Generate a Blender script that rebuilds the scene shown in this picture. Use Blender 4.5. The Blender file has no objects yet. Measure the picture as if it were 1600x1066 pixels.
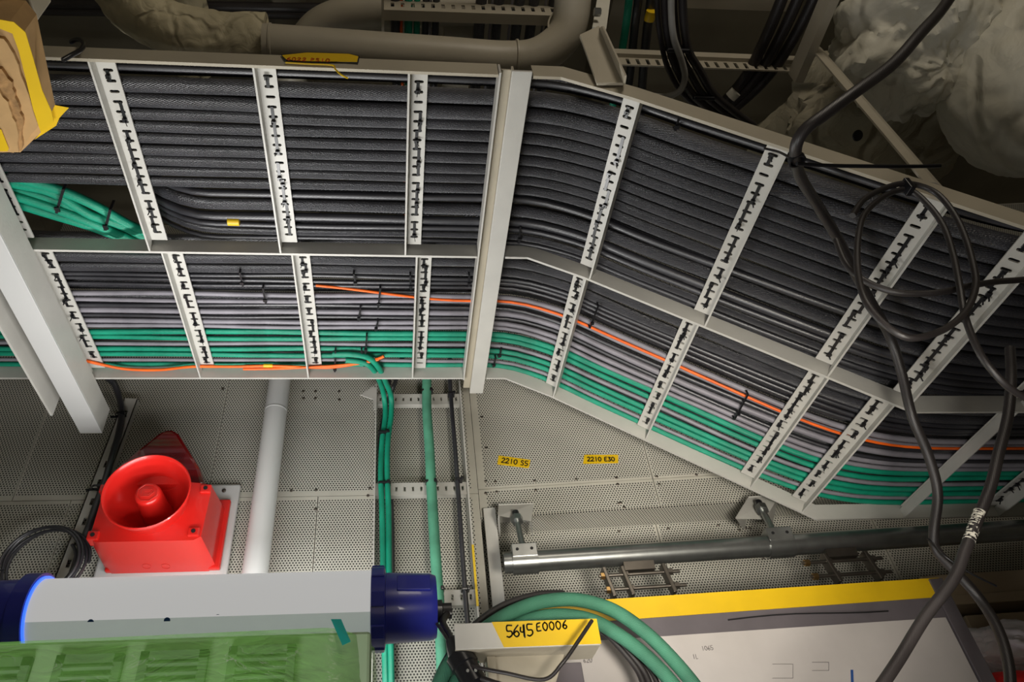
import bpy, bmesh, math, random
from mathutils import Vector, Matrix, noise
random.seed(7)
scene = bpy.context.scene
COL = scene.collection

# ------------------------------------------------------------------ camera
F, PX, PY = 1132.0, 715.0, 575.0
R = Matrix(((0.995720065, -0.0000710259307, 0.0924204939),
            (-0.0700470563, 0.651771181, 0.755173978),
            (-0.0602906514, -0.758415666, 0.648976667)))
cx = (R @ Vector((1, 0, 0))).normalized()
cz = (R @ Vector((0, 0, -1))).normalized()
cy = cz.cross(cx).normalized(); cx = cy.cross(cz)
cam_data = bpy.data.cameras.new('camera')
cam = bpy.data.objects.new('camera', cam_data); COL.objects.link(cam)
cam.matrix_world = Matrix((cx, cy, cz)).transposed().to_4x4()
cam_data.sensor_width = 36; cam_data.lens = F / 1600 * 36
cam_data.shift_x = (800 - PX) / 1600; cam_data.shift_y = (PY - 533) / 1600
cam_data.clip_start = 0.02; cam_data.clip_end = 50
scene.camera = cam

# ------------------------------------------------------------------ light
w = bpy.data.worlds.new('world'); scene.world = w; w.use_nodes = True
w.node_tree.nodes['Background'].inputs[0].default_value = (0.5, 0.48, 0.45, 1)
w.node_tree.nodes['Background'].inputs[1].default_value = 0.05
def area(name, loc, target, size, power, color, size_y=None):
    l = bpy.data.lights.new(name, 'AREA'); l.energy = power; l.color = color
    l.shape = 'RECTANGLE'; l.size = size; l.size_y = size_y or size
    o = bpy.data.objects.new(name, l); COL.objects.link(o); o.location = loc
    d = Vector(target) - Vector(loc); o.rotation_euler = d.to_track_quat('-Z', 'Y').to_euler()
    return o
area('low_left_fill', (-0.5, 0.65, -0.6), (-0.5, 1.35, 1.1), 0.5, 13, (1.0, 0.98, 0.96), 0.35)  # unseen area light added below left to brighten the tray undersides
area('tube_light_up', (-0.33, 1.42, 0.695), (-0.33, .95, 1.4), 0.62, 8.0, (1.0, 0.99, 0.97), 0.07)
area('tube_light_wall', (-0.33, 1.545, 0.60), (-0.33, 2.0, 0.72), 0.62, 3.8, (1.0, 0.99, 0.97), 0.07)
area('warm_front_fill', (0.2, -0.9, -0.6), (0.5, 1.2, 1.0), 0.9, 2.0, (1.0, 0.86, 0.7))  # dim warm fill added behind the viewpoint, no lamp seen there
right_wall_fill = area('right_wall_fill', (0.35, 0.2, 0.05), (0.72, 1.85, 1.08), 0.2, 2.6, (1.0, 0.93, 0.82)); right_wall_fill.data.spread = math.radians(50)  # narrow unseen fill, added to lift the skewed wall
area('top_right_fill', (0.7, -0.9, 1.8), (0.6, 0.75, 1.75), 0.5, 8, (1.0, 0.9, 0.76))  # added fill for pipes and insulation at top right, source unseen
vs = scene.view_settings
vs.view_transform = 'Standard'; vs.look = 'None'; vs.gamma = 1; vs.exposure = 0.0
vs.use_curve_mapping = False

# ------------------------------------------------------------------ helpers
def ray(u, v): return R @ Vector((u - PX, v - PY, F))
def pz(u, v, z): r = ray(u, v); return r * (z / r.z)
def py(u, v, y): r = ray(u, v); return r * (y / r.y)
def px(u, v, x): r = ray(u, v); return r * (x / r.x)
UW = Vector((0.99632, -0.0857, 0)).normalized(); NW = Vector((-0.0857, -0.99632, 0)).normalized()  # direction and outward normal of the skewed wall
OW = Vector((0.262, 1.877, 0))
def pw(u, v, off=0.0):
    r = ray(u, v); o = OW + NW * off
    return r * (o.dot(NW) / r.dot(NW))

def lin(c):
    return tuple(((x / 255) / 12.92 if x / 255 <= 0.04045 else ((x / 255 + 0.055) / 1.055) ** 2.4) for x in c) + (1,)
MATS = {}
def mat(name, rgb, rough=0.5, metal=0.0, noise_amt=0.0, nscale=20, bump=0.0, bscale=60, emit=0, alpha=1, coat=0, stretch=None, transmission=0):
    if name in MATS: return MATS[name]
    m = bpy.data.materials.new(name); m.use_nodes = True; MATS[name] = m
    nt = m.node_tree; b = nt.nodes['Principled BSDF']
    b.inputs['Base Color'].default_value = lin(rgb); b.inputs['Roughness'].default_value = rough; b.inputs['Metallic'].default_value = metal
    if coat: b.inputs['Coat Weight'].default_value = coat
    if emit:
        b.inputs['Emission Color'].default_value = lin(rgb); b.inputs['Emission Strength'].default_value = emit
    b.inputs['Alpha'].default_value = alpha
    if transmission: b.inputs['Transmission Weight'].default_value = transmission
    tc = nt.nodes.new('ShaderNodeTexCoord'); mp = nt.nodes.new('ShaderNodeMapping')
    nt.links.new(tc.outputs['Object'], mp.inputs[0])
    if stretch: mp.inputs['Scale'].default_value = stretch
    if noise_amt:
        n = nt.nodes.new('ShaderNodeTexNoise'); n.inputs['Scale'].default_value = nscale; n.inputs['Detail'].default_value = 6
        cr = nt.nodes.new('ShaderNodeMapRange'); cr.inputs[1].default_value = .3; cr.inputs[2].default_value = .7
        cr.inputs[3].default_value = 1 - noise_amt; cr.inputs[4].default_value = 1 + noise_amt
        mx = nt.nodes.new('ShaderNodeVectorMath'); mx.operation = 'SCALE'
        mx.inputs[0].default_value = lin(rgb)[:3]
        nt.links.new(mp.outputs[0], n.inputs['Vector']); nt.links.new(n.outputs[0], cr.inputs[0]); nt.links.new(cr.outputs[0], mx.inputs['Scale'])
        nt.links.new(mx.outputs[0], b.inputs['Base Color'])
    if bump:
        n2 = nt.nodes.new('ShaderNodeTexNoise'); n2.inputs['Scale'].default_value = bscale; n2.inputs['Detail'].default_value = 4
        bp = nt.nodes.new('ShaderNodeBump'); bp.inputs['Strength'].default_value = bump; bp.inputs['Distance'].default_value = 0.002
        nt.links.new(mp.outputs[0], n2.inputs['Vector']); nt.links.new(n2.outputs[0], bp.inputs['Height']); nt.links.new(bp.outputs[0], b.inputs['Normal'])
    return m

def perforated_mat():
    m = bpy.data.materials.new('perforated_panel'); m.use_nodes = True; nt = m.node_tree; b = nt.nodes['Principled BSDF']
    b.inputs['Roughness'].default_value = 0.5
    N = nt.nodes.new; L = nt.links.new
    tc = N('ShaderNodeTexCoord'); sp = N('ShaderNodeSeparateXYZ'); cb = N('ShaderNodeCombineXYZ')
    L(tc.outputs['Object'], sp.inputs[0]); L(sp.outputs[0], cb.inputs[0]); L(sp.outputs[2], cb.inputs[1])
    P = 0.0084; Q = P * 0.866 * 2 * 0.98
    ds = []
    for off in (0.0, 0.5):
        s = N('ShaderNodeVectorMath'); s.operation = 'MULTIPLY_ADD'; s.inputs[1].default_value = (1 / P, 1 / Q, 0); s.inputs[2].default_value = (off, off, 0)
        f = N('ShaderNodeVectorMath'); f.operation = 'FRACTION'
        d = N('ShaderNodeVectorMath'); d.operation = 'SUBTRACT'; d.inputs[1].default_value = (.5, .5, 0)
        k = N('ShaderNodeVectorMath'); k.operation = 'MULTIPLY'; k.inputs[1].default_value = (P, Q, 0)
        ln = N('ShaderNodeVectorMath'); ln.operation = 'LENGTH'
        L(cb.outputs[0], s.inputs[0]); L(s.outputs[0], f.inputs[0]); L(f.outputs[0], d.inputs[0]); L(d.outputs[0], k.inputs[0]); L(k.outputs[0], ln.inputs[0])
        ds.append(ln)
    mn = N('ShaderNodeMath'); mn.operation = 'MINIMUM'; L(ds[0].outputs['Value'], mn.inputs[0]); L(ds[1].outputs['Value'], mn.inputs[1])
    mr = N('ShaderNodeMapRange'); mr.inputs[1].default_value = 0.0021; mr.inputs[2].default_value = 0.0027
    L(mn.outputs[0], mr.inputs[0])
    nz = N('ShaderNodeTexNoise'); nz.inputs['Scale'].default_value = 5; nz.inputs['Detail'].default_value = 8; L(tc.outputs['Object'], nz.inputs['Vector'])
    base = N('ShaderNodeMixRGB'); base.inputs[1].default_value = lin((184, 181, 167)); base.inputs[2].default_value = lin((202, 201, 192)); L(nz.outputs[0], base.inputs[0])
    mx = N('ShaderNodeMixRGB'); mx.inputs[1].default_value = lin((38, 38, 34)); L(mr.outputs[0], mx.inputs[0]); L(base.outputs[0], mx.inputs[2])
    L(mx.outputs[0], b.inputs['Base Color'])
    return m

def cable_mat(name, rgb, rough=0.38, braid=0.25, spec=0.5):
    m = bpy.data.materials.new(name); m.use_nodes = True; nt = m.node_tree; b = nt.nodes['Principled BSDF']
    N = nt.nodes.new; L = nt.links.new
    b.inputs['Roughness'].default_value = rough; b.inputs['Specular IOR Level'].default_value = spec
    uv = N('ShaderNodeUVMap'); uv.uv_map = 'uv'
    wv = N('ShaderNodeTexWave'); wv.wave_type = 'BANDS'; wv.bands_direction = 'DIAGONAL'; wv.inputs['Scale'].default_value = 70; wv.inputs['Distortion'].default_value = 2.0
    nz = N('ShaderNodeTexNoise'); nz.inputs['Scale'].default_value = 12; nz.inputs['Detail'].default_value = 6
    mp = N('ShaderNodeMapping'); mp.inputs['Scale'].default_value = (1, 3, 1)
    L(uv.outputs[0], mp.inputs[0]); L(mp.outputs[0], wv.inputs['Vector']); L(uv.outputs[0], nz.inputs['Vector'])
    bp = N('ShaderNodeBump'); bp.inputs['Strength'].default_value = braid; bp.inputs['Distance'].default_value = 0.002
    n8 = N('ShaderNodeTexNoise'); n8.inputs['Scale'].default_value = 260; n8.inputs['Detail'].default_value = 3; L(uv.outputs[0], n8.inputs['Vector'])
    a8 = N('ShaderNodeMath'); a8.operation = 'MULTIPLY_ADD'; a8.inputs[1].default_value = 1.6; L(n8.outputs[0], a8.inputs[0]); L(wv.outputs['Fac'], a8.inputs[2]); L(a8.outputs[0], bp.inputs['Height']); L(bp.outputs[0], b.inputs['Normal'])
    mr = N('ShaderNodeMapRange'); mr.inputs[1].default_value = .3; mr.inputs[2].default_value = .75; mr.inputs[3].default_value = .75; mr.inputs[4].default_value = 1.45
    sc = N('ShaderNodeVectorMath'); sc.operation = 'SCALE'; sc.inputs[0].default_value = lin(rgb)[:3]
    L(nz.outputs[0], mr.inputs[0]); L(mr.outputs[0], sc.inputs['Scale']); L(sc.outputs[0], b.inputs['Base Color'])
    mr2 = N('ShaderNodeMapRange'); mr2.inputs[3].default_value = rough - .08; mr2.inputs[4].default_value = rough + .18
    L(nz.outputs[0], mr2.inputs[0]); L(mr2.outputs[0], b.inputs['Roughness'])
    MATS[name] = m; return m

M_PERF = perforated_mat()
M_PAINT = mat('cream_paint', (192, 190, 183), 0.42, noise_amt=.05, nscale=14, bump=.15, bscale=120)
M_BEIGE = mat('beige_paint', (172, 164, 146), 0.45, noise_amt=.08, nscale=9, bump=.15, bscale=90)
M_TAN = mat('tan_paint', (150, 134, 112), 0.5, noise_amt=.08, nscale=9)
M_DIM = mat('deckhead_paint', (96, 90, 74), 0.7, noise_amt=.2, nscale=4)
M_PIPE = mat('white_pipe_paint', (196, 196, 194), 0.4)
M_BLACKP = mat('black_plastic', (26, 26, 29), 0.3)
M_RED = mat('red_plastic', (206, 34, 28), 0.3, coat=.3)
M_LENS = mat('dark_red_lens', (120, 10, 14), 0.12, coat=.6)
M_STEEL = mat('galvanised_steel', (150, 152, 150), 0.32, .9, noise_amt=.12, nscale=30)
M_BRUSH = mat('dull_steel', (118, 112, 104), 0.35, .9, noise_amt=.12, nscale=30)
M_BRASS = mat('brass', (160, 130, 84), 0.3, .9)
M_BLUE = mat('blue_plastic', (46, 52, 158), 0.32, coat=.2)
M_YEL = mat('yellow_tape', (224, 184, 20), 0.42, noise_amt=.06, nscale=12, bump=.3, bscale=14)
M_YELP = mat('yellow_paint', (222, 186, 28), 0.4)
M_INK = mat('black_ink', (20, 20, 22), 0.6)
M_OINK = mat('orange_ink', (214, 82, 24), 0.6)
M_BINK_REFL = mat('blue_ink_and_reflection', (28, 74, 140), 0.6)  # ink mark on the board, also painted reflections on the tube lamp
M_GINK = mat('grey_pencil', (96, 92, 92), 0.8)
M_CARD = mat('cardboard', (182, 146, 98), 0.8, noise_amt=.14, nscale=16, bump=.5, bscale=40)
M_CARD2 = mat('corrugated_edge', (162, 124, 78), 0.85, noise_amt=.3, nscale=70, bump=1, bscale=90)
M_LAG = mat('cloth_lagging', (190, 180, 150), 0.75, noise_amt=.22, nscale=9, bump=.6, bscale=22)
M_WRAP = mat('insulation_cloth', (196, 192, 176), 0.6, noise_amt=.12, nscale=5, bump=.7, bscale=9)
M_WRAPD = mat('dull_insulation_cloth', (158, 150, 128), 0.7, noise_amt=.15, nscale=5, bump=.6, bscale=9)
def wrinkle(m, sc, dist, dark=.45):
    nt = m.node_tree; N = nt.nodes.new; L = nt.links.new; b = nt.nodes['Principled BSDF']
    tc = N('ShaderNodeTexCoord'); nz = N('ShaderNodeTexNoise'); nz.inputs['Scale'].default_value = sc * .7; nz.inputs['Detail'].default_value = 3
    mx = N('ShaderNodeVectorMath'); mx.operation = 'MULTIPLY_ADD'; mx.inputs[1].default_value = (.18,) * 3
    L(tc.outputs['Object'], nz.inputs['Vector']); L(nz.outputs['Color'], mx.inputs[0]); L(tc.outputs['Object'], mx.inputs[2])
    vo = N('ShaderNodeTexVoronoi'); vo.feature = 'DISTANCE_TO_EDGE'; vo.inputs['Scale'].default_value = sc; L(mx.outputs[0], vo.inputs['Vector'])
    mr = N('ShaderNodeMapRange'); mr.inputs[2].default_value = .10; mr.interpolation_type = 'SMOOTHSTEP'; L(vo.outputs['Distance'], mr.inputs[0])
    n2 = N('ShaderNodeTexNoise'); n2.inputs['Scale'].default_value = sc * 2.4; n2.inputs['Detail'].default_value = 5; n2.inputs['Distortion'].default_value = 1.2; L(tc.outputs['Object'], n2.inputs['Vector'])
    ad = N('ShaderNodeMath'); ad.operation = 'ADD'; L(mr.outputs[0], ad.inputs[0]); L(n2.outputs[0], ad.inputs[1])
    bp = N('ShaderNodeBump'); bp.inputs['Strength'].default_value = .9; bp.inputs['Distance'].default_value = dist
    L(ad.outputs[0], bp.inputs['Height']); L(bp.outputs[0], b.inputs['Normal'])
wrinkle(M_LAG, 9, .005); wrinkle(M_WRAP, 4, .008); wrinkle(M_WRAPD, 4, .014)
M_SEAM = mat('cloth_tape', (206, 203, 190), 0.55, noise_amt=.06)
M_PAPER = mat('white_paper', (190, 184, 180), 0.55, noise_amt=.03)
M_FRAME = mat('grey_frame', (98, 92, 96), 0.45, noise_amt=.08)
M_TEAL = mat('teal_tape', (30, 160, 150), 0.4)
M_LAMP = mat('lamp_diffuser', (208, 207, 205), 0.5, emit=.66)
MATS['lamp_diffuser'].node_tree.nodes['Principled BSDF'].inputs['Base Color'].default_value = lin((90, 90, 90))
M_REFL = mat('lamp_reflector_glow', (158, 165, 161), 0.3, .0, noise_amt=.08, nscale=12, emit=.6)  # emission gives the reflector its lit look
M_BAG = mat('white_plastic', (206, 200, 206), 0.3, bump=1, bscale=12)
M_REDF = mat('red_fabric', (190, 14, 14), 0.6, bump=.4)
M_GRILL = mat('grey_grille', (104, 122, 98), 0.5)

C_BLACK = cable_mat('black_sheath', (52, 52, 57), .37, .7, .95)
C_BLACKS = cable_mat('smooth_black_sheath', (44, 44, 49), .32, .1, .9)
C_GREY = cable_mat('grey_sheath', (130, 127, 134), .42, .08)
C_GREEN = cable_mat('green_sheath', (16, 142, 112), .38, .3)
C_GREEN2 = cable_mat('dusty_green_sheath', (88, 156, 128), .65, .2, .3)
C_HOSE = cable_mat('dark_green_sheath', (66, 122, 98), .65, .3, .35)
C_ORANGE = cable_mat('orange_sheath', (246, 104, 22), .4, .05)
C_HANG = cable_mat('rubber_sheath', (40, 36, 36), .38, .12, .6)
C_LGREY = cable_mat('light_grey_sheath', (150, 148, 142), .45, .05)

class MB:
    def __init__(s): s.v = []; s.f = []; s.uv = None
    def add(s, vs, fs, M=None):
        o = len(s.v)
        for p in vs:
            p = Vector(p); s.v.append(M @ p if M else p)
        s.f += [tuple(i + o for i in f) for f in fs]; return s
    def hexa(s, b, t):      # two quads, bottom and top
        return s.add(list(b) + list(t), [(3, 2, 1, 0), (4, 5, 6, 7), (0, 1, 5, 4), (1, 2, 6, 5), (2, 3, 7, 6), (3, 0, 4, 7)])
    def box(s, a, b, M=None):
        x0, y0, z0 = a; x1, y1, z1 = b
        vs = [(x0, y0, z0), (x1, y0, z0), (x1, y1, z0), (x0, y1, z0), (x0, y0, z1), (x1, y0, z1), (x1, y1, z1), (x0, y1, z1)]
        return s.add(vs, [(3, 2, 1, 0), (4, 5, 6, 7), (0, 1, 5, 4), (1, 2, 6, 5), (2, 3, 7, 6), (3, 0, 4, 7)], M)
    def prism(s, pts, d):   # planar polygon pushed along d
        n = len(pts); d = Vector(d)
        vs = [Vector(p) for p in pts] + [Vector(p) + d for p in pts]
        return s.add(vs, [tuple(range(n - 1, -1, -1)), tuple(range(n, 2 * n))] + [(i, (i + 1) % n, (i + 1) % n + n, i + n) for i in range(n)])
    def bar(s, a, b, wd, ht, up=(0, 0, 1)):
        a = Vector(a); b = Vector(b); t = (b - a).normalized(); up = Vector(up); sd = t.cross(up).normalized(); u = sd.cross(t)
        q = lambda c: [c - sd * wd / 2 - u * ht / 2, c + sd * wd / 2 - u * ht / 2, c + sd * wd / 2 + u * ht / 2, c - sd * wd / 2 + u * ht / 2]
        return s.hexa(q(a), q(b))
    def tube(s, pts, r, seg=10, cap=True):
        pts = [Vector(p) for p in pts]; n = len(pts)
        rs = r if isinstance(r, (list, tuple)) else [r] * n
        t0 = (pts[1] - pts[0]).normalized()
        ref = Vector((0, 0, 1)) if abs(t0.z) < .9 else Vector((1, 0, 0))
        nrm = (ref - t0 * ref.dot(t0)).normalized()
        o = len(s.v); L = 0; uvs = []
        for i, p in enumerate(pts):
            t = (pts[min(i + 1, n - 1)] - pts[max(i - 1, 0)]).normalized()
            nrm = (nrm - t * nrm.dot(t)).normalized(); bn = t.cross(nrm)
            if i: L += (p - pts[i - 1]).length
            for k in range(seg):
                a = 2 * math.pi * k / seg
                s.v.append(p + (nrm * math.cos(a) + bn * math.sin(a)) * rs[i]); uvs.append((L, k / seg * 0.08))
        for i in range(n - 1):
            for k in range(seg):
                k2 = (k + 1) % seg
                s.f.append((o + i * seg + k, o + i * seg + k2, o + (i + 1) * seg + k2, o + (i + 1) * seg + k))
        if cap:
            s.f.append(tuple(o + k for k in reversed(range(seg)))); s.f.append(tuple(o + (n - 1) * seg + k for k in range(seg)))
        if s.uv is None: s.uv = {}
        for i, q in enumerate(uvs): s.uv[o + i] = q
        return s
    def cyl(s, a, b, r, seg=16): return s.tube([a, b], r, seg)
    def lathe(s, prof, o, ax, up=(0, 0, 1), seg=32, close=True):   # prof: (radius, along)
        o = Vector(o); ax = Vector(ax).normalized(); u = Vector(up); u = (u - ax * u.dot(ax)).normalized(); w_ = ax.cross(u); b = len(s.v)
        for (r, h) in prof:
            for k in range(seg):
                a = 2 * math.pi * k / seg; s.v.append(o + ax * h + (u * math.cos(a) + w_ * math.sin(a)) * r)
        for i in range(len(prof) - 1):
            for k in range(seg):
                k2 = (k + 1) % seg; s.f.append((b + i * seg + k, b + i * seg + k2, b + (i + 1) * seg + k2, b + (i + 1) * seg + k))
        if close:
            s.f.append(tuple(b + k for k in reversed(range(seg)))); s.f.append(tuple(b + (len(prof) - 1) * seg + k for k in range(seg)))
        return s
    def build(s, name, m, parent=None, smooth=False, bevel=0):
        me = bpy.data.meshes.new(name); 
        org = Vector((0, 0, 0))
        if parent is None and s.v:
            lo = Vector([min(v[i] for v in s.v) for i in range(3)]); hi = Vector([max(v[i] for v in s.v) for i in range(3)]); org = (lo + hi) / 2
        elif parent is not None: org = parent_world(parent)
        me.from_pydata([v - org for v in s.v], [], s.f)
        bm = bmesh.new(); bm.from_mesh(me); bmesh.ops.recalc_face_normals(bm, faces=bm.faces); bm.to_mesh(me); bm.free()
        if s.uv:
            ul = me.uv_layers.new(name='uv')
            for lp in me.loops: ul.data[lp.index].uv = s.uv.get(lp.vertex_index, (0, 0))
        if smooth:
            for p in me.polygons: p.use_smooth = True
            try: me.set_sharp_from_angle(angle=math.radians(45))
            except Exception: pass
        me.materials.append(m)
        o = bpy.data.objects.new(name, me); COL.objects.link(o)
        if parent is None: o.location = org
        else: o.parent = parent
        if bevel:
            bv = o.modifiers.new('bevel', 'BEVEL'); bv.width = bevel; bv.segments = 2; bv.limit_method = 'ANGLE'; bv.angle_limit = math.radians(40)
        return o
def parent_world(p):
    l = Vector(p.location)
    while p.parent: p = p.parent; l += Vector(p.location)
    return l
def tag(o, label=None, cat=None, group=None, kind=None):
    if label: o['label'] = label
    if cat: o['category'] = cat
    if group: o['group'] = group
    if kind: o['kind'] = kind
    return o
def empty(name, loc, label, cat, group=None):
    o = bpy.data.objects.new(name, None); COL.objects.link(o); o.location = loc; o.empty_display_size = .05
    return tag(o, label, cat, group)
def spline(pts, n=8):
    pts = [Vector(p) for p in pts]; P = [pts[0] * 2 - pts[1]] + pts + [pts[-1] * 2 - pts[-2]]; out = []
    for i in range(1, len(P) - 2):
        a, b, c, d = P[i - 1:i + 3]
        for k in range(n):
            t = k / n; out.append(.5 * ((2 * b) + (c - a) * t + (2 * a - 5 * b + 4 * c - d) * t * t + (3 * b - a - 3 * c + d) * t ** 3))
    out.append(pts[-1]); return out
def cable(name, pts, r, m, label=None, cat='cable', group=None, parent=None, seg=12, n=8):
    return tag(MB().tube(spline(pts, n), r, seg).build(name, m, parent, True), label, cat if parent is None else None, group)

# handwriting strokes on a unit cell (x 0..0.6, y 0..1)
G = {'0': [[(.3, 1), (.05, .75), (.05, .3), (.3, 0), (.55, .3), (.55, .75), (.3, 1)]], '1': [[(.3, 1), (.3, 0)]],
     '2': [[(.05, .8), (.3, 1), (.52, .75), (.3, .35), (.02, .02), (.58, .02)]], '3': [[(.08, .95), (.5, .9), (.25, .55), (.55, .3), (.3, 0), (.03, .1)]],
     '4': [[(.35, 1), (.05, .35), (.55, .35)], [(.42, .7), (.4, 0)]], '5': [[(.55, 1), (.12, 1), (.1, .55), (.45, .5), (.5, .2), (.25, 0), (.03, .08)]],
     '6': [[(.5, 1), (.15, .6), (.05, .25), (.28, 0), (.52, .22), (.32, .48), (.08, .3)]],
     'S': [[(.52, .9), (.2, 1), (.1, .7), (.48, .4), (.4, .05), (.05, .08)]], 'E': [[(.55, 1), (.15, .9), (.08, .5), (.1, .05), (.55, .05)], [(.1, .52), (.42, .55)]],
     'P': [[(.1, 0), (.12, 1)], [(.12, 1), (.5, .85), (.42, .5), (.12, .45)]], 'q': [[(.10, .8), (.06, .45), (.3, .4), (.38, .9)], [(.42, 1), (.38, -.1)], [(.35, .95), (.33, .0)]],
     'B': [[(.1, 0), (.1, 1), (.45, .8), (.1, .52), (.5, .3), (.1, 0)]], 'L': [[(.1, 1), (.08, 0), (.45, .05)]]}
def writing(name, text, o, xd, yd, h, wgt, m, parent, adv=.72):
    mb = MB(); xd = Vector(xd).normalized(); yd = Vector(yd).normalized(); nn = xd.cross(yd); x = 0
    for ch in text:
        if ch == ' ': x += .5 * h; continue
        for st in G[ch]:
            q = [Vector(o) + xd * (x + a * h) + yd * (b * h) for a, b in st]
            if len(q) > 2: q = spline(q, 4)
            for i in range(len(q) - 1):
                t = (q[i + 1] - q[i]);
                if t.length < 1e-6: continue
                t = t.normalized(); sd = t.cross(nn) * wgt / 2; e = t * wgt * .3
                mb.add([q[i] - sd - e, q[i] + sd - e, q[i + 1] + sd + e, q[i + 1] - sd + e, *[p + nn * .0004 for p in (q[i] - sd - e, q[i] + sd - e, q[i + 1] + sd + e, q[i + 1] - sd + e)]],
                       [(3, 2, 1, 0), (4, 5, 6, 7), (0, 1, 5, 4), (1, 2, 6, 5), (2, 3, 7, 6), (3, 0, 4, 7)])
        x += adv * h
    return mb.build(name, m, parent)

# ------------------------------------------------------------------ room
def struct(o): o['kind'] = 'structure'; return o
WY = 1.87
struct(MB().box((-2.4, -1.7, -1.5), (3.2, 2.2, -1.45)).build('floor', mat('deck_paint', (110, 112, 106), .6, noise_amt=.1)))
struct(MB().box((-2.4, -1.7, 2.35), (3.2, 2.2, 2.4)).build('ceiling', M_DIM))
struct(MB().box((-2.45, -1.7, -1.5), (-2.4, 2.2, 2.4)).build('wall_left', M_BEIGE))
struct(MB().box((3.2, -1.7, -1.5), (3.25, 2.2, 2.4)).build('wall_right', M_BEIGE))
struct(MB().box((-2.4, -1.75, -1.5), (3.2, -1.7, 2.4)).build('wall_front', M_BEIGE))
M_GAP = mat('dark_gap', (52, 50, 44), .9)
def panel(name, O, U, Nn, x0, x1, z0, z1, border=(.008,) * 4, perf=M_PERF):
    """perforated sheet in the plane through O with direction U; plain rim around it"""
    T = Matrix((U, -Nn, Vector((0, 0, 1)))).transposed().to_4x4(); T.translation = O
    me = bpy.data.meshes.new(name); bl, br, bb, bt = border; g = .0012
    x0 += g; x1 -= g; z0 += g; z1 -= g
    X = [x0, x0 + bl, x1 - br, x1]; Zs = [z0, z0 + bb, z1 - bt, z1]; vs = []; fs = []; mi = []
    for yy in (0, .006):
        for zz in Zs:
            for xx in X: vs.append((xx, yy, zz))
    for j in range(3):
        for i in range(3):
            a = j * 4 + i; fs.append((a, a + 1, a + 5, a + 4)); mi.append(0 if i == 1 and j == 1 else 1)
            fs.append((a + 16, a + 20, a + 21, a + 17)); mi.append(1)
    for i in range(3):
        fs.append((i, i + 16, i + 17, i + 1)); mi.append(1); fs.append((12 + i, 13 + i, 29 + i, 28 + i)); mi.append(1)
        fs.append((i * 4, i * 4 + 4, i * 4 + 20, i * 4 + 16)); mi.append(1); fs.append((i * 4 + 3, i * 4 + 19, i * 4 + 23, i * 4 + 7)); mi.append(1)
    me.from_pydata(vs, [], fs); me.materials.append(perf); me.materials.append(M_BEIGE2)
    for p, k in zip(me.polygons, mi): p.material_index = k
    o = bpy.data.objects.new(name, me); COL.objects.link(o); o.matrix_world = T; o['kind'] = 'structure'; return o
M_BEIGE2 = mat('panel_rim_paint', (192, 189, 177), .5, noise_amt=.05)
XA, YA = Vector((1, 0, 0)), Vector((0, -1, 0))
struct(MB().box((-2.4, WY + .008, -1.45), (.26, WY + .03, 2.35)).build('wall_back', M_GAP))
Zj = 1.113
xs1 = [-2.4, -1.62, -1.06, -.525, .262]
for i in range(4):
    panel('wall_back', Vector((0, WY, 0)), XA, YA, xs1[i], xs1[i + 1], Zj, 1.75, (.001 if i == 3 else .004, .02 if i == 3 else .002, .014, .01))
    panel('wall_back', Vector((0, WY, 0)), XA, YA, xs1[i], xs1[i + 1], 1.75, 2.35)
xs2 = [-2.4, -1.3, -.9, -.21, .262]
for i in range(4):
    panel('wall_back', Vector((0, WY, 0)), XA, YA, xs2[i], xs2[i + 1], .555, Zj, (.002, .02 if i == 3 else .002, .008, .012))
    panel('wall_back', Vector((0, WY, 0)), XA, YA, xs2[i], xs2[i + 1], -1.45, .555)
# skewed wall: upper panels, sloped return and recessed lower panels
RO, RN = OW.copy(), NW
struct(MB().prism([OW - NW * .1, OW - NW * .12, OW + UW * 3.1 - NW * .12, OW + UW * 3.1 - NW * .1], (0, 0, 3.8)).build('wall_skewed', M_GAP)).location.z += -1.45
def wc(u, v, off=0): p = pw(u, v, off) - OW; return p.dot(UW), p.z
ZB = wc(900, 800)[1]; RD = .085
zr = wc(900, 826, -RD)[1]
ur = [0, .53, 1.18, 2.0, 3.05]
zt = wc(965, 752)[1]
for i in range(4):
    panel('wall_skewed', RO, UW, RN, ur[i], ur[i + 1], zt, 1.75, (.022 if i == 0 else .003, .003, .008, .008))
    panel('wall_skewed', RO, UW, RN, ur[i], ur[i + 1], 1.75, 2.35)
    panel('wall_skewed', RO, UW, RN, ur[i], ur[i + 1], ZB, zt, (.022 if i == 0 else .003, .003, .001, .008))
    panel('wall_skewed', RO - NW * RD, UW, RN, ur[i], ur[i + 1], zr - .24, zr, (.006, .006, .004, .003))
    panel('wall_skewed', RO - NW * RD, UW, RN, ur[i], ur[i + 1], -1.45, zr - .24)
# sloped return as a perforated sheet tilted on the skewed wall
def sloped_return():
    me = bpy.data.meshes.new('wall_skewed'); h = zr - ZB; L = math.hypot(RD, h)
    me.from_pydata([(0, 0, 0), (3.05, 0, 0), (3.05, 0, L), (0, 0, L), (0, .004, 0), (3.05, .004, 0), (3.05, .004, L), (0, .004, L)], [], [(0, 1, 2, 3), (7, 6, 5, 4), (0, 4, 5, 1), (3, 2, 6, 7)])
    me.materials.append(M_PERF); o = bpy.data.objects.new('wall_skewed', me); COL.objects.link(o)
    zd = (-NW * RD + Vector((0, 0, h))).normalized(); yd = zd.cross(UW)
    T = Matrix((UW, yd, zd)).transposed().to_4x4(); T.translation = OW + Vector((0, 0, ZB)); o.matrix_world = T; o['kind'] = 'structure'
sloped_return()
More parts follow.
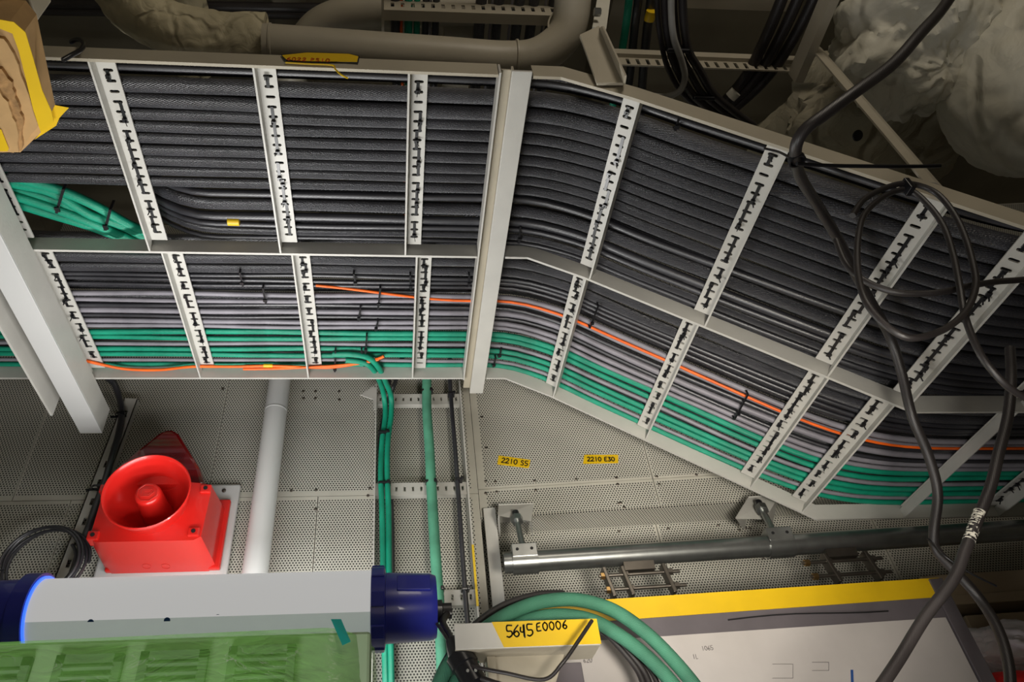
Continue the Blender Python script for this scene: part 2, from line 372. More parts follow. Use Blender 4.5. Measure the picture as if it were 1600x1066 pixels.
# panel screws
def screw_head(p, n, label, group, r=.0045, m=None):
    tag(MB().lathe([(r, 0), (r, .0015), (r * .5, .003)], p, n, up=(1, 0, 0), seg=10).build('screw', m or M_BRUSH, None, True), label, 'screw', group)
for q in [(474, 612), (493, 612), (530, 612), (474, 623), (493, 623), (530, 625), (348, 608), (455, 767), (494, 766), (578, 763), (575, 775), (493, 796)]:
    screw_head(py(*q, WY - .0005), YA, 'small dark screw in the rim of the perforated wall panels behind the white pipe', 'screws in the left wall panels')
for q in [(835, 752), (900, 749), (963, 747), (1026, 745), (1088, 742), (837, 766), (965, 757), (1030, 757), (759, 752), (774, 753), (759, 771), (776, 769), (753, 652), (760, 700), (970, 786), (975, 793), (967, 787)]:
    screw_head(pw(*q, .0005), NW, 'small dark screw in the rim of the perforated wall panels right of the cable ladder', 'screws in the skewed wall panels')
for q in [(967, 831), (1044, 826), (1122, 821), (1165, 826), (1172, 826), (1155, 829), (1192, 872)]:
    screw_head(pw(*q, -RD + .0005), NW, 'small dark screw in the recessed perforated panels behind the steel conduit', 'screws in the recessed wall panels')

# ------------------------------------------------------------------ cable trays
Z0 = 1.353
NE, MI, FA = .69, 1.153, 1.615
PROF = [(-1.5, Z0), (.335, 1.349), (.462, 1.281), (1.105, .868), (2.7, .862)]
def prof(x):
    for (a, za), (b, zb) in zip(PROF, PROF[1:]):
        if x <= b: return za + (zb - za) * (x - a) / (b - a)
    return PROF[-1][1]
def frame(x):
    for (a, za), (b, zb) in zip(PROF, PROF[1:]):
        if x <= b + 1e-6: break
    t = Vector((b - a, 0, zb - za)).normalized(); return t, Vector((-t.z, 0, t.x))
def rail(y, x0, x1, parent, ht=.043, th=.006, lab=None):
    xs = [x0] + [p[0] for p in PROF if x0 < p[0] < x1] + [x1]; mb = MB(); q = []
    for x in xs:
        t1, n1 = frame(x - .01) if x > x0 else frame(x + .01); t2, n2 = frame(x + .01); n_ = (n1 + n2).normalized(); n_ = n_ / max(.5, n_.dot(n1))
        b = Vector((x, y, prof(x))); q.append([b, b + Vector((0, th, 0)), b + Vector((0, th, 0)) + n_ * ht, b + n_ * ht])
    for i in range(len(q) - 1):
        mb.hexa(q[i], q[i + 1])
    o = mb.build('side_rail', M_PAINT if y > NE else M_BEIGE, parent)
    if lab: o['label'] = lab
    return o
SLP = .0218
def rung(x, y0, y1, side, parent, plate=.040, slots=True, h=.027, fl=.004):
    """slotted angle: flange from the rail's lower edge up to a slotted plate under the cables"""
    t, n = frame(x); O = Vector((x, 0, prof(x)))
    T = Matrix((t, Vector((0, 1, 0)), n)).transposed().to_4x4(); T.translation = O
    mb = MB(); sx = 1 if side < 0 else -1
    mb.box((min(0, sx * fl), y0, 0.0005), (max(0, sx * fl), y1, h), T)
    xa, xb = (0, plate) if sx > 0 else (-plate, 0)
    ya, yb = y0 + .006, y1 - .012; th = .004
    if not slots: mb.box((xa, ya, h), (xb, yb, h + th), T); return mb.build('rung', M_PAINT, parent, bevel=.0008), []
    ns = int((yb - ya - .01) / SLP); m0 = (yb - ya - ns * SLP) / 2; ys = []
    xc = (xa + xb) / 2 + sx * .003; hl = .0095; hr = .0032
    mb.box((xa, ya, h), (xb, ya + m0, h + th), T); mb.box((xa, yb - m0, h), (xb, yb, h + th), T)
    for k in range(ns):
        yc = ya + m0 + (k + .5) * SLP; ys.append(yc); c0, c1 = yc - SLP / 2, yc + SLP / 2
        inn = [(xc + hl - hr + hr * math.cos(a), yc + hr * math.sin(a)) for a in [math.radians(-90 + 36 * i) for i in range(6)]] + \
              [(xc - hl + hr - hr * math.cos(a), yc - hr * math.sin(a)) for a in [math.radians(-90 + 36 * i) for i in range(6)]]
        out = [(xb, c0 + (c1 - c0) * i / 5) for i in range(6)] + [(xa, c1 - (c1 - c0) * i / 5) for i in range(6)]
        vs = [(a, b, h) for a, b in out] + [(a, b, h) for a, b in inn] + [(a, b, h + th) for a, b in out] + [(a, b, h + th) for a, b in inn]
        fs = []
        for i in range(12):
            j = (i + 1) % 12
            fs += [(i, 12 + i, 12 + j, j), (24 + i, 24 + j, 36 + j, 36 + i), (12 + i, 36 + i, 36 + j, 12 + j)]
            if i < 5 or 6 <= i < 11: fs.append((i, j, 24 + j, 24 + i))
        mb.add(vs, fs, T)
    return mb.build('rung', M_PAINT, parent), [(T, xc, y, h, sx) for y in ys]

tray1 = empty('cable_tray', (-.5, 1.15, Z0), 'cream two-field cable tray running level along the left, near rail carrying a yellow tag', 'cable tray')
tray2 = empty('cable_tray', (.9, 1.15, 1.0), 'cream two-field cable tray sloping down to the right of the wide support bar', 'cable tray')
for y in (NE, MI, FA): rail(y, -1.5, .211, tray1); rail(y, .280, 2.5, tray2)
MB().box((.212, NE - .004, Z0 - .004), (.216, FA + .01, Z0 + .03)).build('end_plate', M_PAINT, tray1)
SLOTS = []
upperL = [-1.165, -.863, -.563, -.262, .034]; lowerL = [-1.14, -.837, -.537, -.236, .062]
for k, x in enumerate(upperL):
    _, s = rung(x, NE + .006, MI, -1, tray1); SLOTS.append(('upper', k, 'L', s))
for k, x in enumerate(lowerL):
    _, s = rung(x, MI + .006, FA, -1, tray1); SLOTS.append(('lower', k, 'L', s))
upperR = [.478, .720, .955, 1.095]; lowerR = [.470, .708, .958, 1.075]
for k, x in enumerate(upperR):
    _, s = rung(x, NE + .006, MI, 1, tray2); SLOTS.append(('upper', k, 'R', s))
for k, x in enumerate(lowerR):
    _, s = rung(x, MI + .006, FA, 1, tray2); SLOTS.append(('lower', k, 'R', s))
for k, x in enumerate([1.35, 1.62, 1.9, 2.2]):
    _, s = rung(x, MI + .006, FA, 1, tray2, slots=k != 0, plate=.006 if k == 0 else .04); SLOTS.append(('lower', k, 'F', s))
    _, s = rung(x + .02, NE + .006, MI, 1, tray2); SLOTS.append(('upper', k, 'F', s))

# wide support bar across the joint
sup = empty('support_bar', (.24, 1.2, Z0), 'wide pale steel angle bar crossing the tray joint between the level and sloping trays', 'support bar')
MB().box((.236, NE - .01, Z0 - .008), (.276, FA + .068, Z0 - .002)).build('flange', M_PAINT, sup, bevel=.001)
MB().box((.217, NE - .004, Z0 + .008), (.236, FA + .06, Z0 + .012)).build('recessed_strip', M_BEIGE, sup)
MB().box((.236, NE - .01, Z0 - .002), (.240, FA + .068, Z0 + .012)).build('web', M_BEIGE, sup)

# ------------------------------------------------------------------ cables in the trays
STEP = .012
XS = [-1.45 + STEP * i for i in range(int(4.1 / STEP))]
def base_profile(h, sg1=.035, sg2=.13):
    hs = [prof(x) for x in XS]; out = []
    for i, x in enumerate(XS):
        sg = sg1 if x < .78 else sg2
        k = int(2.5 * sg / STEP); a = s = 0
        for j in range(-k, k + 1, 2 if k > 8 else 1):
            q = min(max(i + j, 0), len(XS) - 1); w_ = math.exp(-.5 * (j * STEP / sg) ** 2); a += hs[q] * w_; s += w_
        out.append(a / s)
    return out
BP = [z + .006 * math.exp(-((x - .45) / .07) ** 2) for x, z in zip(XS, base_profile(0))]
def slope_n(i):
    a = BP[max(i - 2, 0)]; b = BP[min(i + 2, len(BP) - 1)]; d = Vector((XS[min(i + 2, len(XS) - 1)] - XS[max(i - 2, 0)], 0, b - a)).normalized(); return Vector((-d.z, 0, d.x))
NS = [slope_n(i) for i in range(len(XS))]
def ypos(v, z=1.388, u=550): return pz(u, v, z).y
def tray_cable(name, v, r, m, label, group, x0=-1.45, x1=2.6, layer=0, wob=.0022, dy=None, seg=10, rise=False):
    y = v if v < 5 else ypos(v, Z0 + .0335 + r); r *= .95 if v > 5 else 1; sd = random.uniform(0, 100); pts = []
    hb = .0325 + r + layer * .042 + (.001 if r > .009 else .002 + .002 * random.random())
    for i in range(0, len(XS), 3):
        x = XS[i]
        if x < x0 or x > x1: continue
        q = Vector((x, y, BP[i])) + NS[i] * (hb + noise.noise(Vector((x * 2.2, sd, 3))) * wob * .5)
        q.y += noise.noise(Vector((x * 2.6, sd, 0))) * wob * 1.6
        if dy: q.y += dy(x)
        if rise and x < -.42: q.z += (-.42 - x) ** 2 * 3.2; q.y -= (-.42 - x) * .1
        pts.append(q)
    return tag(MB().tube(pts, r, seg).build(name, m, None, True), label, 'cable', group)
ORD = ['first', 'second', 'third', 'fourth', 'fifth', 'sixth', 'seventh', 'eighth', 'ninth', 'tenth', 'eleventh', 'twelfth', 'thirteenth', 'fourteenth', 'fifteenth', 'sixteenth', 'seventeenth', 'eighteenth']
gU = 'cables of the near upper field of the trays'; gL = 'cables of the far lower field of the trays'
UP = [(106, .0065, 's'), (117, .0065, 's'), (143, .0165, 'b'), (167, .0155, 'b'), (187, .0125, 'b'), (205.5, .0125, 'b'), (223, .0120, 'b'), (240.5, .0125, 'b'), (257.5, .0125, 'b'), (273, .0110, 'b'), (289, .0120, 'b'),
      (305, .0090, 's'), (321, .0150, 'b'), (339.5, .0110, 's'), (353, .0075, 's'), (363.5, .0085, 'b'), (373.5, .0060, 's')]
def fade(x, a, b): t = min(max((x - a) / (b - a), 0), 1); return t * t * (3 - 2 * t)
for i, (v, r, k) in enumerate(UP):
    lab = ('thin smooth black' if r < .0088 else 'thick braided black' if r > .0115 else 'medium black') + ' cable, %s from the near rail, upper field' % ORD[i]
    x0 = -1.45 if i < 11 else -.70
    wb = .0022 if i < 11 else .0035
    tray_cable('power_cable', v, r, C_BLACK if k == 'b' else C_BLACKS, lab, gU, x0=x0, wob=wb, rise=i >= 11,
               dy=None)
LO = [(405, .0135, 'b'), (420.5, .0125, 'b'), (432, .0060, 's'), (439.5, .0060, 's'), (447, .0055, 's'),
      (461, .0075, 'g'), (470, .0065, 'g'), (478.5, .0065, 'd'), (487, .0085, 'g'), (495.5, .0055, 'd'), (503, .0075, 'g'), (510.5, .0062, 'g'),
      (519, .0085, 'G'), (528, .0075, 'G'), (537.5, .0060, 'g'), (545.5, .0075, 'G'), (554, .0078, 'G'), (562, .0055, 'g'), (569.5, .0075, 'G')]
cm = {'b': C_BLACK, 's': C_BLACKS, 'g': C_GREY, 'd': C_BLACKS, 'G': C_GREEN}
for i, (v, r, k) in enumerate(LO):
    colr = {'b': 'thick braided black', 's': 'thin smooth black', 'g': 'smooth grey', 'd': 'dark thin', 'G': 'glossy green'}[k]
    lab = colr + ' cable, ' + (ORD[i] + ' from the middle rail' if i < 10 else ORD[18 - i] + ' from the far rail') + ', lower field'
    tray_cable('data_cable' if k in 'gG' else 'power_cable', v, r, cm[k], lab, gL, wob=.0042)
# orange cables
def orange1(x): return (1 - fade(x, -.25, .2)) * (ypos(446) - ypos(468)) + fade(x, .45, 1.2) * .012
tray_cable('fibre_cable', ypos(468) - .004, .0036, C_ORANGE, 'thin orange cable between the black and grey cables of the lower field', None, x0=-.19, layer=-.12, wob=.002, dy=orange1)
def fibre(name, pp, r, m, lab, cat='cable', z=1.378): return cable(name, [pz(a, b, z) for a, b in pp], r, m, lab, cat, None, n=6)
fibre('fibre_cable', [(60, 540), (120, 560), (165, 571), (200, 577), (250, 578), (300, 573), (360, 573), (420, 572), (480, 574), (520, 574), (560, 568), (590, 561), (600, 557)], .0042, C_ORANGE, 'orange cable sagging along the far rail from the first lower rung', z=1.372)
fibre('fibre_cable', [(380, 577), (440, 576), (500, 573), (540, 570), (575, 566), (592, 562)], .0035, C_ORANGE, 'short second orange cable lying beside the sagging orange cable on the far rail', z=1.369)
# hidden second layer of cables above the first
for i in range(9):
    tray_cable('power_cable', NE + .055 + i * .048, .017, C_BLACK, 'thick black cable of the second layer seen through gaps in the upper tray field', 'second layer cables of the upper field', layer=1.0, x0=-1.45 if i < 6 else -.3, seg=8)
for i in range(9):
    tray_cable('power_cable', MI + .04 + i * .049, .016, C_BLACK, 'thick black cable of the second layer seen through gaps in the lower tray field', 'second layer cables of the lower field', layer=1.0, seg=8)
# green bundle fanning out at the upper left, with ties
zb = 1.40
gb = [[(-60, 268), (15, 285), (80, 300), (140, 335), (185, 350), (230, 372)], [(-60, 280), (20, 296), (90, 315), (150, 345), (200, 366), (240, 385)],
      [(-60, 290), (10, 303), (80, 324), (140, 347), (180, 364), (230, 386)], [(-60, 302), (15, 316), (80, 335), (130, 350), (170, 364), (220, 384)],
      [(-60, 255), (20, 277), (90, 296), (150, 322), (200, 350), (250, 372)]]
for i, pp in enumerate(gb):
    pts = [pz(a, b, zb + (.012 if i % 2 else 0) + .02 * max(0, (a - 150) / 60)) for a, b in pp]
    cable('data_cable', pts, .0112, C_GREEN, 'green cable of the tied bundle at upper left, ' + ['second from the top', 'in its middle', 'just below its middle', 'lowest of the bundle', 'topmost and darkest'][i], 'cable', 'green cable bundle at the upper left')
# yellow marker sleeve on an upper cable
a = pz(356, 346, 1.386); b = pz(374, 346.5, 1.386)
tag(MB().cyl(a, b, .0098).build('marker_sleeve', M_YEL, None, True), 'small yellow marker sleeve on a black cable between the first two upper rungs', 'cable marker')
a = pz(412, 571.5, 1.372); b = pz(426, 571.5, 1.372)
tag(MB().cyl(a, b, .0055).build('marker_sleeve', M_YEL, None, True), 'tiny yellow marker sleeve on the orange cable by the far rail', 'cable marker')

# ------------------------------------------------------------------ cable ties through the rung slots
fieldname = {'upper': 'upper', 'lower': 'lower'}
def tie_on_rung(sl, i, span, dx, lab, group):
    T, xc, y, h, sx = sl[i]; y2 = sl[min(i + span, len(sl) - 1)][2]; x = xc + dx; w_ = .0031
    mb = MB(); mb.box((x - w_, y, h - .0022), (x + w_, y2, h - .0004), T)
    mb.box((x - w_, y - .0012, h - .0022), (x + w_, y, h + .012), T); mb.box((x - w_, y2, h - .0022), (x + w_, y2 + .0012, h + .012), T)
    hd = y + (y2 - y) * random.choice((.06, .5, .86)); mb.box((x - .0046, hd - .0035, h - .0070), (x + .0046, hd + .004, h - .0018), T)
    tail = random.uniform(.006, .012); a = T @ Vector((x, hd, h - .005)); b = a + Vector((random.uniform(-.006, .006), tail * .6, -tail)); mb.bar(a, b, .003, .0012, (1, 0, 0))
    tag(mb.build('cable_tie', M_BLACKP), lab, 'cable tie', group)
rn = {('upper', 'L'): 'upper rung of the level tray', ('lower', 'L'): 'lower rung of the level tray', ('upper', 'R'): 'upper rung of the sloping tray', ('lower', 'R'): 'lower rung of the sloping tray'}
for fld, k, seg_, sl in SLOTS:
    if not sl or (seg_ == 'F' and k > 1): continue
    if seg_ == 'L' and k == 0: continue
    if seg_ == 'F': where = ORD[k] + ' ' + fld + ' rung beyond the lower bend, far right'
    elif seg_ == 'L': where = {1: 'leftmost', 2: 'second', 3: 'third', 4: 'fourth'}[k] + ' ' + fld + ' rung of the level tray'
    else: where = ORD[k] + ' ' + fld + ' rung of the sloping tray'
    lab = 'black tie through slots of the ' + where; grp = 'ties on the ' + where
    i = 0; n_ = len(sl)
    tie_on_rung(sl, 0, 1, -.002, lab, grp); i = 3 if fld == 'upper' else 1
    while i < n_ - 1:
        sp = random.choice((1, 2, 2, 3)) if fld == 'upper' else random.choice((1, 1, 2))
        sp = min(sp, n_ - 1 - i)
        tie_on_rung(sl, i, sp, random.uniform(-.005, .005), lab, grp)
        i += sp + (random.choice((0, 0, 1)) if fld == 'upper' else random.choice((0, 1, 1)))
# free ties around small bundles
def band(v0, v1, u0, u1, lab, z=1.372):
    a = pz(u0, v0, z); b = pz(u1, v1, z)
    if u0 > 780:
        yy = ypos_slope(u0, v0); a = yy; b = ypos_slope(u1, v1)
    d = (b - a); mb = MB(); up = Vector((0, 0, .014)); e = d.normalized() * .003
    mb.bar(a - e, b + e, .0045, .0016); mb.bar(a - e, a - e + up, .0045, .0016, (0, 1, 0)); mb.bar(b + e, b + e + up, .0045, .0016, (0, 1, 0))
    c = a + d * .75; mb.box((c.x - .0045, c.y - .004, c.z - .005), (c.x + .0045, c.y + .004, c.z - .0005))
    tag(mb.build('cable_tie', M_BLACKP), lab, 'cable tie', 'loose ties around cables between the rungs')
def ypos_slope(u, v):
    # meet the underside of the cable layer: walk along the ray until below the curved cable floor
    r = ray(u, v); r = r / r.length; t = .6; prev = None
    while t < 4:
        p = r * t; i = int(round((p.x - XS[0]) / STEP))
        if 0 <= i < len(XS):
            q = Vector((XS[i], p.y, BP[i])) + NS[i] * .031
            if p.z > q.z: return p
        t += .003
    return p
for v0, v1, u0, u1, lab in [(428, 446, 375, 379, 'between the second and third lower rungs, on thin black cables'), (452, 474, 411, 415, 'on the grey cables left of the third lower rung'), (430, 446, 553, 556, 'on black cables right of the third lower rung'),
        (432, 452, 641, 642, 'on black cables just left of the fourth lower rung'), (432, 446, 733, 733, 'on black cables just left of the support bar'), (452, 482, 594, 591, 'on two grey cables under the orange cable'),
        (484, 501, 563, 560, 'on the dark grey cables midway between third and fourth lower rungs'), (504, 516, 590, 587, 'on a lone grey cable above the green ones'), (527, 552, 573, 571, 'upright on the green cables left of the fourth lower rung'),
        (550, 585, 524, 523, 'hanging over the far rail beside the orange cables'), (549, 572, 565, 569, 'where the orange cables end under the green ones')]:
    band(v0, v1, u0, u1, 'black cable tie ' + lab)
for v0, v1, u0, u1, lab in [(184, 202, 1061, 1056, 'around two thin cables by the near rail of the sloping tray'), (356, 379, 813, 811, 'on thin cables at the lower left of the sloping tray'), (480, 512, 934, 922, 'below the orange cable start on the sloping tray'),
        (618, 655, 1168, 1148, 'beside the orange cable between third and fourth lower sloping rungs'), (546, 558, 783, 780, 'upper one on green cables just right of the support bar'), (561, 573, 774, 771, 'lower one on green cables just right of the support bar')]:
    band(v0, v1, u0, u1, 'black cable tie ' + lab)
for (u0, v0, u1, v1, lab) in [(99, 296, 88, 333, 'black tie with bright head around the green bundle, left one'), (172, 328, 164, 360, 'black tie around the green bundle, right one nearer the rung')]:
    a = pz(u0, v0, 1.383); b = pz(u1, v1, 1.383); mb = MB(); mb.bar(a, b, .006, .002); mb.bar(a, a + Vector((0, 0, .035)), .006, .002, (0, 1, 0)); mb.bar(b, b + Vector((0, 0, .03)), .006, .002, (0, 1, 0))
    c = a.lerp(b, .8); mb.box((c.x - .005, c.y - .006, c.z - .006), (c.x + .005, c.y + .006, c.z - .001))
    tag(mb.build('cable_tie', M_BLACKP), lab, 'cable tie')

# ------------------------------------------------------------------ beams at the left
A = empty('steel_beam', (-.85, 1.2, 1.26), 'wide pale box beam running under the level tray towards the wall at left', 'steel beam')
MB().box((-.878, .3, 1.260), (-.818, 1.752, 1.266)).build('lower_flange', M_PIPE, A, bevel=.001)
MB().box((-.824, .3, 1.266), (-.818, 1.752, 1.346)).build('web', M_PAINT, A)
MB().box((-.878, .3, 1.266), (-.872, 1.752, 1.346)).build('web', M_PAINT, A)
tag(MB().box((-.916, .3, 1.240), (-.910, 1.642, 1.345)).build('steel_flat', M_PAINT), 'pale upright flat bar left of the wide box beam', 'steel bar')

# ------------------------------------------------------------------ things on the left wall
# white pipe
pp = empty('wall_pipe', (-.35, 1.8, 1.1), 'white painted vertical pipe on the perforated wall right of the red siren', 'pipe')
MB().cyl((-.349, 1.80, .3), (-.349, 1.80, 1.72), .0335, 28).build('pipe', M_PIPE, pp, True)
MB().lathe([(.0335, -.004), (.0345, -.002), (.0345, .002), (.0335, .004)], (-.349, 1.8, 1.372), (0, 0, 1), up=(1, 0, 0), seg=28, close=False).build('weld', M_PIPE, pp, True)
# slotted strip with cable
st = empty('slotted_strip', (-.82, 1.85, 1.2), 'narrow pale slotted strip on the wall behind the black cable at left', 'mounting strip')
def slotted_strip(mb, x0, x1, z0, z1, y, pitch, hl, hr, T=None, vertical=True):
    n = int((z1 - z0) / pitch); m0 = (z1 - z0 - n * pitch) / 2; th = .003; xc = (x0 + x1) / 2
    def bx(a, b): mb.box((a[0], y, a[1]), (b[0], y + th, b[1]), T)
    bx((x0, z0), (x1, z0 + m0)); bx((x0, z1 - m0), (x1, z1))
    for k in range(n):
        zc = z0 + m0 + (k + .5) * pitch; c0, c1 = zc - pitch / 2, zc + pitch / 2
        bx((x0, c0), (xc - hr, c1)); bx((xc + hr, c0), (x1, c1)); bx((xc - hr, c0), (xc + hr, zc - hl)); bx((xc - hr, zc + hl), (xc + hr, c1))
sm = MB(); T_ = Matrix.Rotation(math.radians(3.6), 4, 'Y'); T_ = Matrix.Translation((-.818, 0, 1.25)) @ T_ @ Matrix.Translation((.818, 0, -1.25))
slotted_strip(sm, -.842, -.800, .6, 1.46, 1.845, .062, .011, .005, T_); sm.box((-.803, 1.845, .6), (-.800, 1.868, 1.46), T_); sm.box((-.842, 1.845, .6), (-.839, 1.868, 1.46), T_)
sm.build('strip', M_PAINT, st)
cable('power_cable', [pz(150, 560, 1.40), py(168, 590, 1.78), py(180, 603, 1.82), py(190, 640, 1.832), py(186, 675, 1.832), py(175, 715, 1.832), py(163, 755, 1.832), py(150, 790, 1.832), py(138, 825, 1.832), py(125, 860, 1.832), py(112, 900, 1.82), py(90, 960, 1.82)], .0095, C_BLACKS, 'black cable coming down the slotted strip left of the siren', 'cable')
for u, v, l in [(187, 648, 'upper'), (150, 762, 'lower')]:
    c = py(u, v, 1.832); mb = MB(); mb.lathe([(.0105, -.003), (.0122, -.003), (.0122, .003), (.0105, .003)], c, (-.15, 0, 1), up=(1, 0, 0), seg=16, close=False)
    mb.bar(c + Vector((-.03, .012, 0)), c + Vector((.016, .012, .003)), .005, .006); mb.box((c.x + .006, c.y - .012, c.z - .004), (c.x + .017, c.y, c.z + .005))
    tag(mb.build('cable_tie', M_BLACKP), 'black tie holding the cable to the slotted strip, %s one' % l, 'cable tie')
# coil of black cable
C0 = py(65, 884, 1.80); mbp = []
for k in range(2 * 40 + 14):
    a = math.radians(-70 + k * 9); rr = .098 + .008 * math.sin(k * .13) - .006 * (k // 40)
    mbp.append(C0 + Vector((math.cos(a) * rr * 1.0, -.005 + .012 * math.sin(k * .08), math.sin(a) * rr)))
tag(MB().tube(mbp, .0042, 8).build('cable_coil', C_BLACKS, None, True), 'coil of thin black cable on the wall at far left, lower left of the siren', 'cable')
tag(MB().tube([p + Vector((.004, .010, .007)) for p in mbp[8:70]], .0045, 8).build('cable_coil', C_BLACKS, None, True), 'inner loop of dark cable behind the thin coil at far left', 'cable')

# siren
si = empty('siren', (-.61, 1.85, .98), 'red square alarm sounder with round horn on a white plate on the wall', 'siren')
zb0 = py(165, 897, 1.85).z
MB().box((-.775, 1.852, zb0 - .03), (-.432, 1.866, 1.148)).build('mounting_plate', M_PIPE, si, bevel=.006)
yf = 1.705
zf0 = py(225, 846, yf).z; zf1 = py(330, 756, yf).z; xf0 = py(138, 848, yf).x; xf1 = py(313, 842, yf).x
hc = py(229, 768, 1.640); hr = .108
b4 = [Vector((-.745, 1.85, zb0)), Vector((-.462, 1.85, zb0)), Vector((-.462, 1.85, zf1 + .012)), Vector((-.745, 1.85, zf1 + .012))]
f4 = [Vector((xf0, yf, zf0)), Vector((xf1, yf, zf0)), Vector((xf1 + .006, yf, zf1)), Vector((xf0, yf, zf1))]
def housing():
    mb = MB(); n = 48; out = []
    for k in range(n):
        a_ = 2 * math.pi * (k + .5) / n; c_, s_ = math.cos(a_), math.sin(a_); m_ = max(abs(c_), abs(s_)); c_ /= m_; s_ /= m_
        out.append((c_ / 2 + .5, s_ / 2 + .5, a_))
    def bil(q, u, v): return q[0].lerp(q[1], u).lerp(q[3].lerp(q[2], u), v)
    rings = [[bil(b4, u, v) for u, v, a_ in out], [bil(f4, u, v) for u, v, a_ in out]]
    for rr, yy in ((.088, 1.700), (.092, 1.685), (.099, 1.665), (.106, 1.648), (hr, 1.641), (hr + .0005, 1.637), (hr - .002, 1.6345), (hr - .005, 1.637), (.099, 1.648), (.093, 1.670), (.084, 1.700), (.070, 1.730), (.054, 1.752), (.036, 1.762), (.0345, 1.74)):
        rings.append([Vector((hc.x + rr * math.cos(a_), yy, hc.z + rr * math.sin(a_))) for u, v, a_ in out])
    vs = [p for r_ in rings for p in r_]; fs = [tuple(range(n))]
    for j in range(len(rings) - 1):
        for k in range(n): k2 = (k + 1) % n; fs.append((j * n + k, j * n + k2, (j + 1) * n + k2, (j + 1) * n + k))
    return mb.add(vs, fs).build('housing', M_RED, si, True)
housing()
MB().box((-.744, 1.836, zb0 + .001), (-.450, 1.852, zf1 + .03)).build('base_flange', M_RED, si, bevel=.004)
# corner lugs with screw holes
for (u, v) in [(146, 838), (303, 832), (322, 765), (165, 765)]:
    c = py(u, v, yf - .001); l = MB().box((c.x - .014, yf - .008, c.z - .012), (c.x + .014, yf + .03, c.z + .012)).build('corner_lug', M_RED, si, bevel=.003)
    MB().lathe([(.0055, 0), (.0055, .002)], c + Vector((0, -.0075, 0)), YA, up=(1, 0, 0), seg=14).build('screw_hole', M_INK, l, True)
hub = MB().lathe([(.041, -.03), (.037, .0), (.0345, .04), (.033, .085), (.031, .094), (.026, .0975), (.0001, .098)], Vector((hc.x, 1.745, hc.z)), YA, up=(1, 0, 0), seg=40, close=False).build('hub', M_RED, si, True)
eo = Vector((hc.x, 1.745 - .0985, hc.z)); em = MB()
def ring(pts, rr=.0008):
    em.tube([eo + Vector((a, 0, b)) for a, b in pts + [pts[0]]], rr, 6)
ring([(.025 * math.cos(math.radians(22.5 + 45 * k)), .025 * math.sin(math.radians(22.5 + 45 * k))) for k in range(8)])
ring([(-.013, -.010), (.006, -.010), (.016, .002), (.010, .010), (-.013, .010)]); ring([(-.008, -.006), (.004, -.006), (.010, .002), (.007, .006), (-.008, .006)])
em.build('embossed_emblem', mat('red_relief', (196, 46, 38), .4), hub)
# dark red lens on top
lp_ = [py(u, v, 1.79) for u, v in [(176, 772), (196, 742), (252, 696), (262, 689), (276, 688), (286, 694), (318, 746), (326, 775)]]
lens = MB().prism([Vector((p.x, 1.735, p.z)) for p in lp_], (0, .085, 0)).build('beacon_lens', M_LENS, si, bevel=.010)
for k in range(5):
    cc = py(270, 706 + k, 1.733)
    MB().tube([cc + Vector((math.cos(t) * (.012 + .005 * k), 0, math.sin(t) * (.012 + .005 * k) - .002)) for t in [math.radians(-150 + 12 * i) for i in range(14)]], .0007, 5).build('lens_ridge', M_LENS, lens, True)
for (u, v) in [(333, 827)]:
    c = py(u, v, 1.833); s_ = MB().lathe([(.011, 0), (.011, .003), (.007, .005)], c, YA, up=(1, 0, 0), seg=18).build('screw', M_STEEL, si, True)
    MB().box((c.x - .006, c.y - .0056, c.z - .0008), (c.x + .006, c.y - .0046, c.z + .0008)).build('slot', M_INK, s_)
for (u, v) in [(350, 767), (139, 829)]:
    c = py(u, v, 1.851); MB().lathe([(.006, 0), (.006, .002), (.003, .004)], c, YA, up=(1, 0, 0), seg=14).build('screw', M_BRUSH, si, True)
# knock-outs on the underside
for u in (229, 259):
    p0 = b4[0].lerp(b4[1], .5); nrm_ = (f4[0] - b4[0]).cross(b4[1] - b4[0]).normalized()
    if nrm_.z > 0: nrm_ = -nrm_
    r_ = ray(u, 885); p = r_ * (b4[0].dot(nrm_) / r_.dot(nrm_))
    tdir = (f4[0] - b4[0]).normalized()
    MB().tube([p + nrm_ * .0006 + Vector((math.cos(t), 0, 0)) * .011 + tdir * math.sin(t) * .011 for t in [math.pi / 10 * i for i in range(21)]], .0008, 5).build('knock_out', mat('red_relief', (196, 46, 38), .4), si, True)

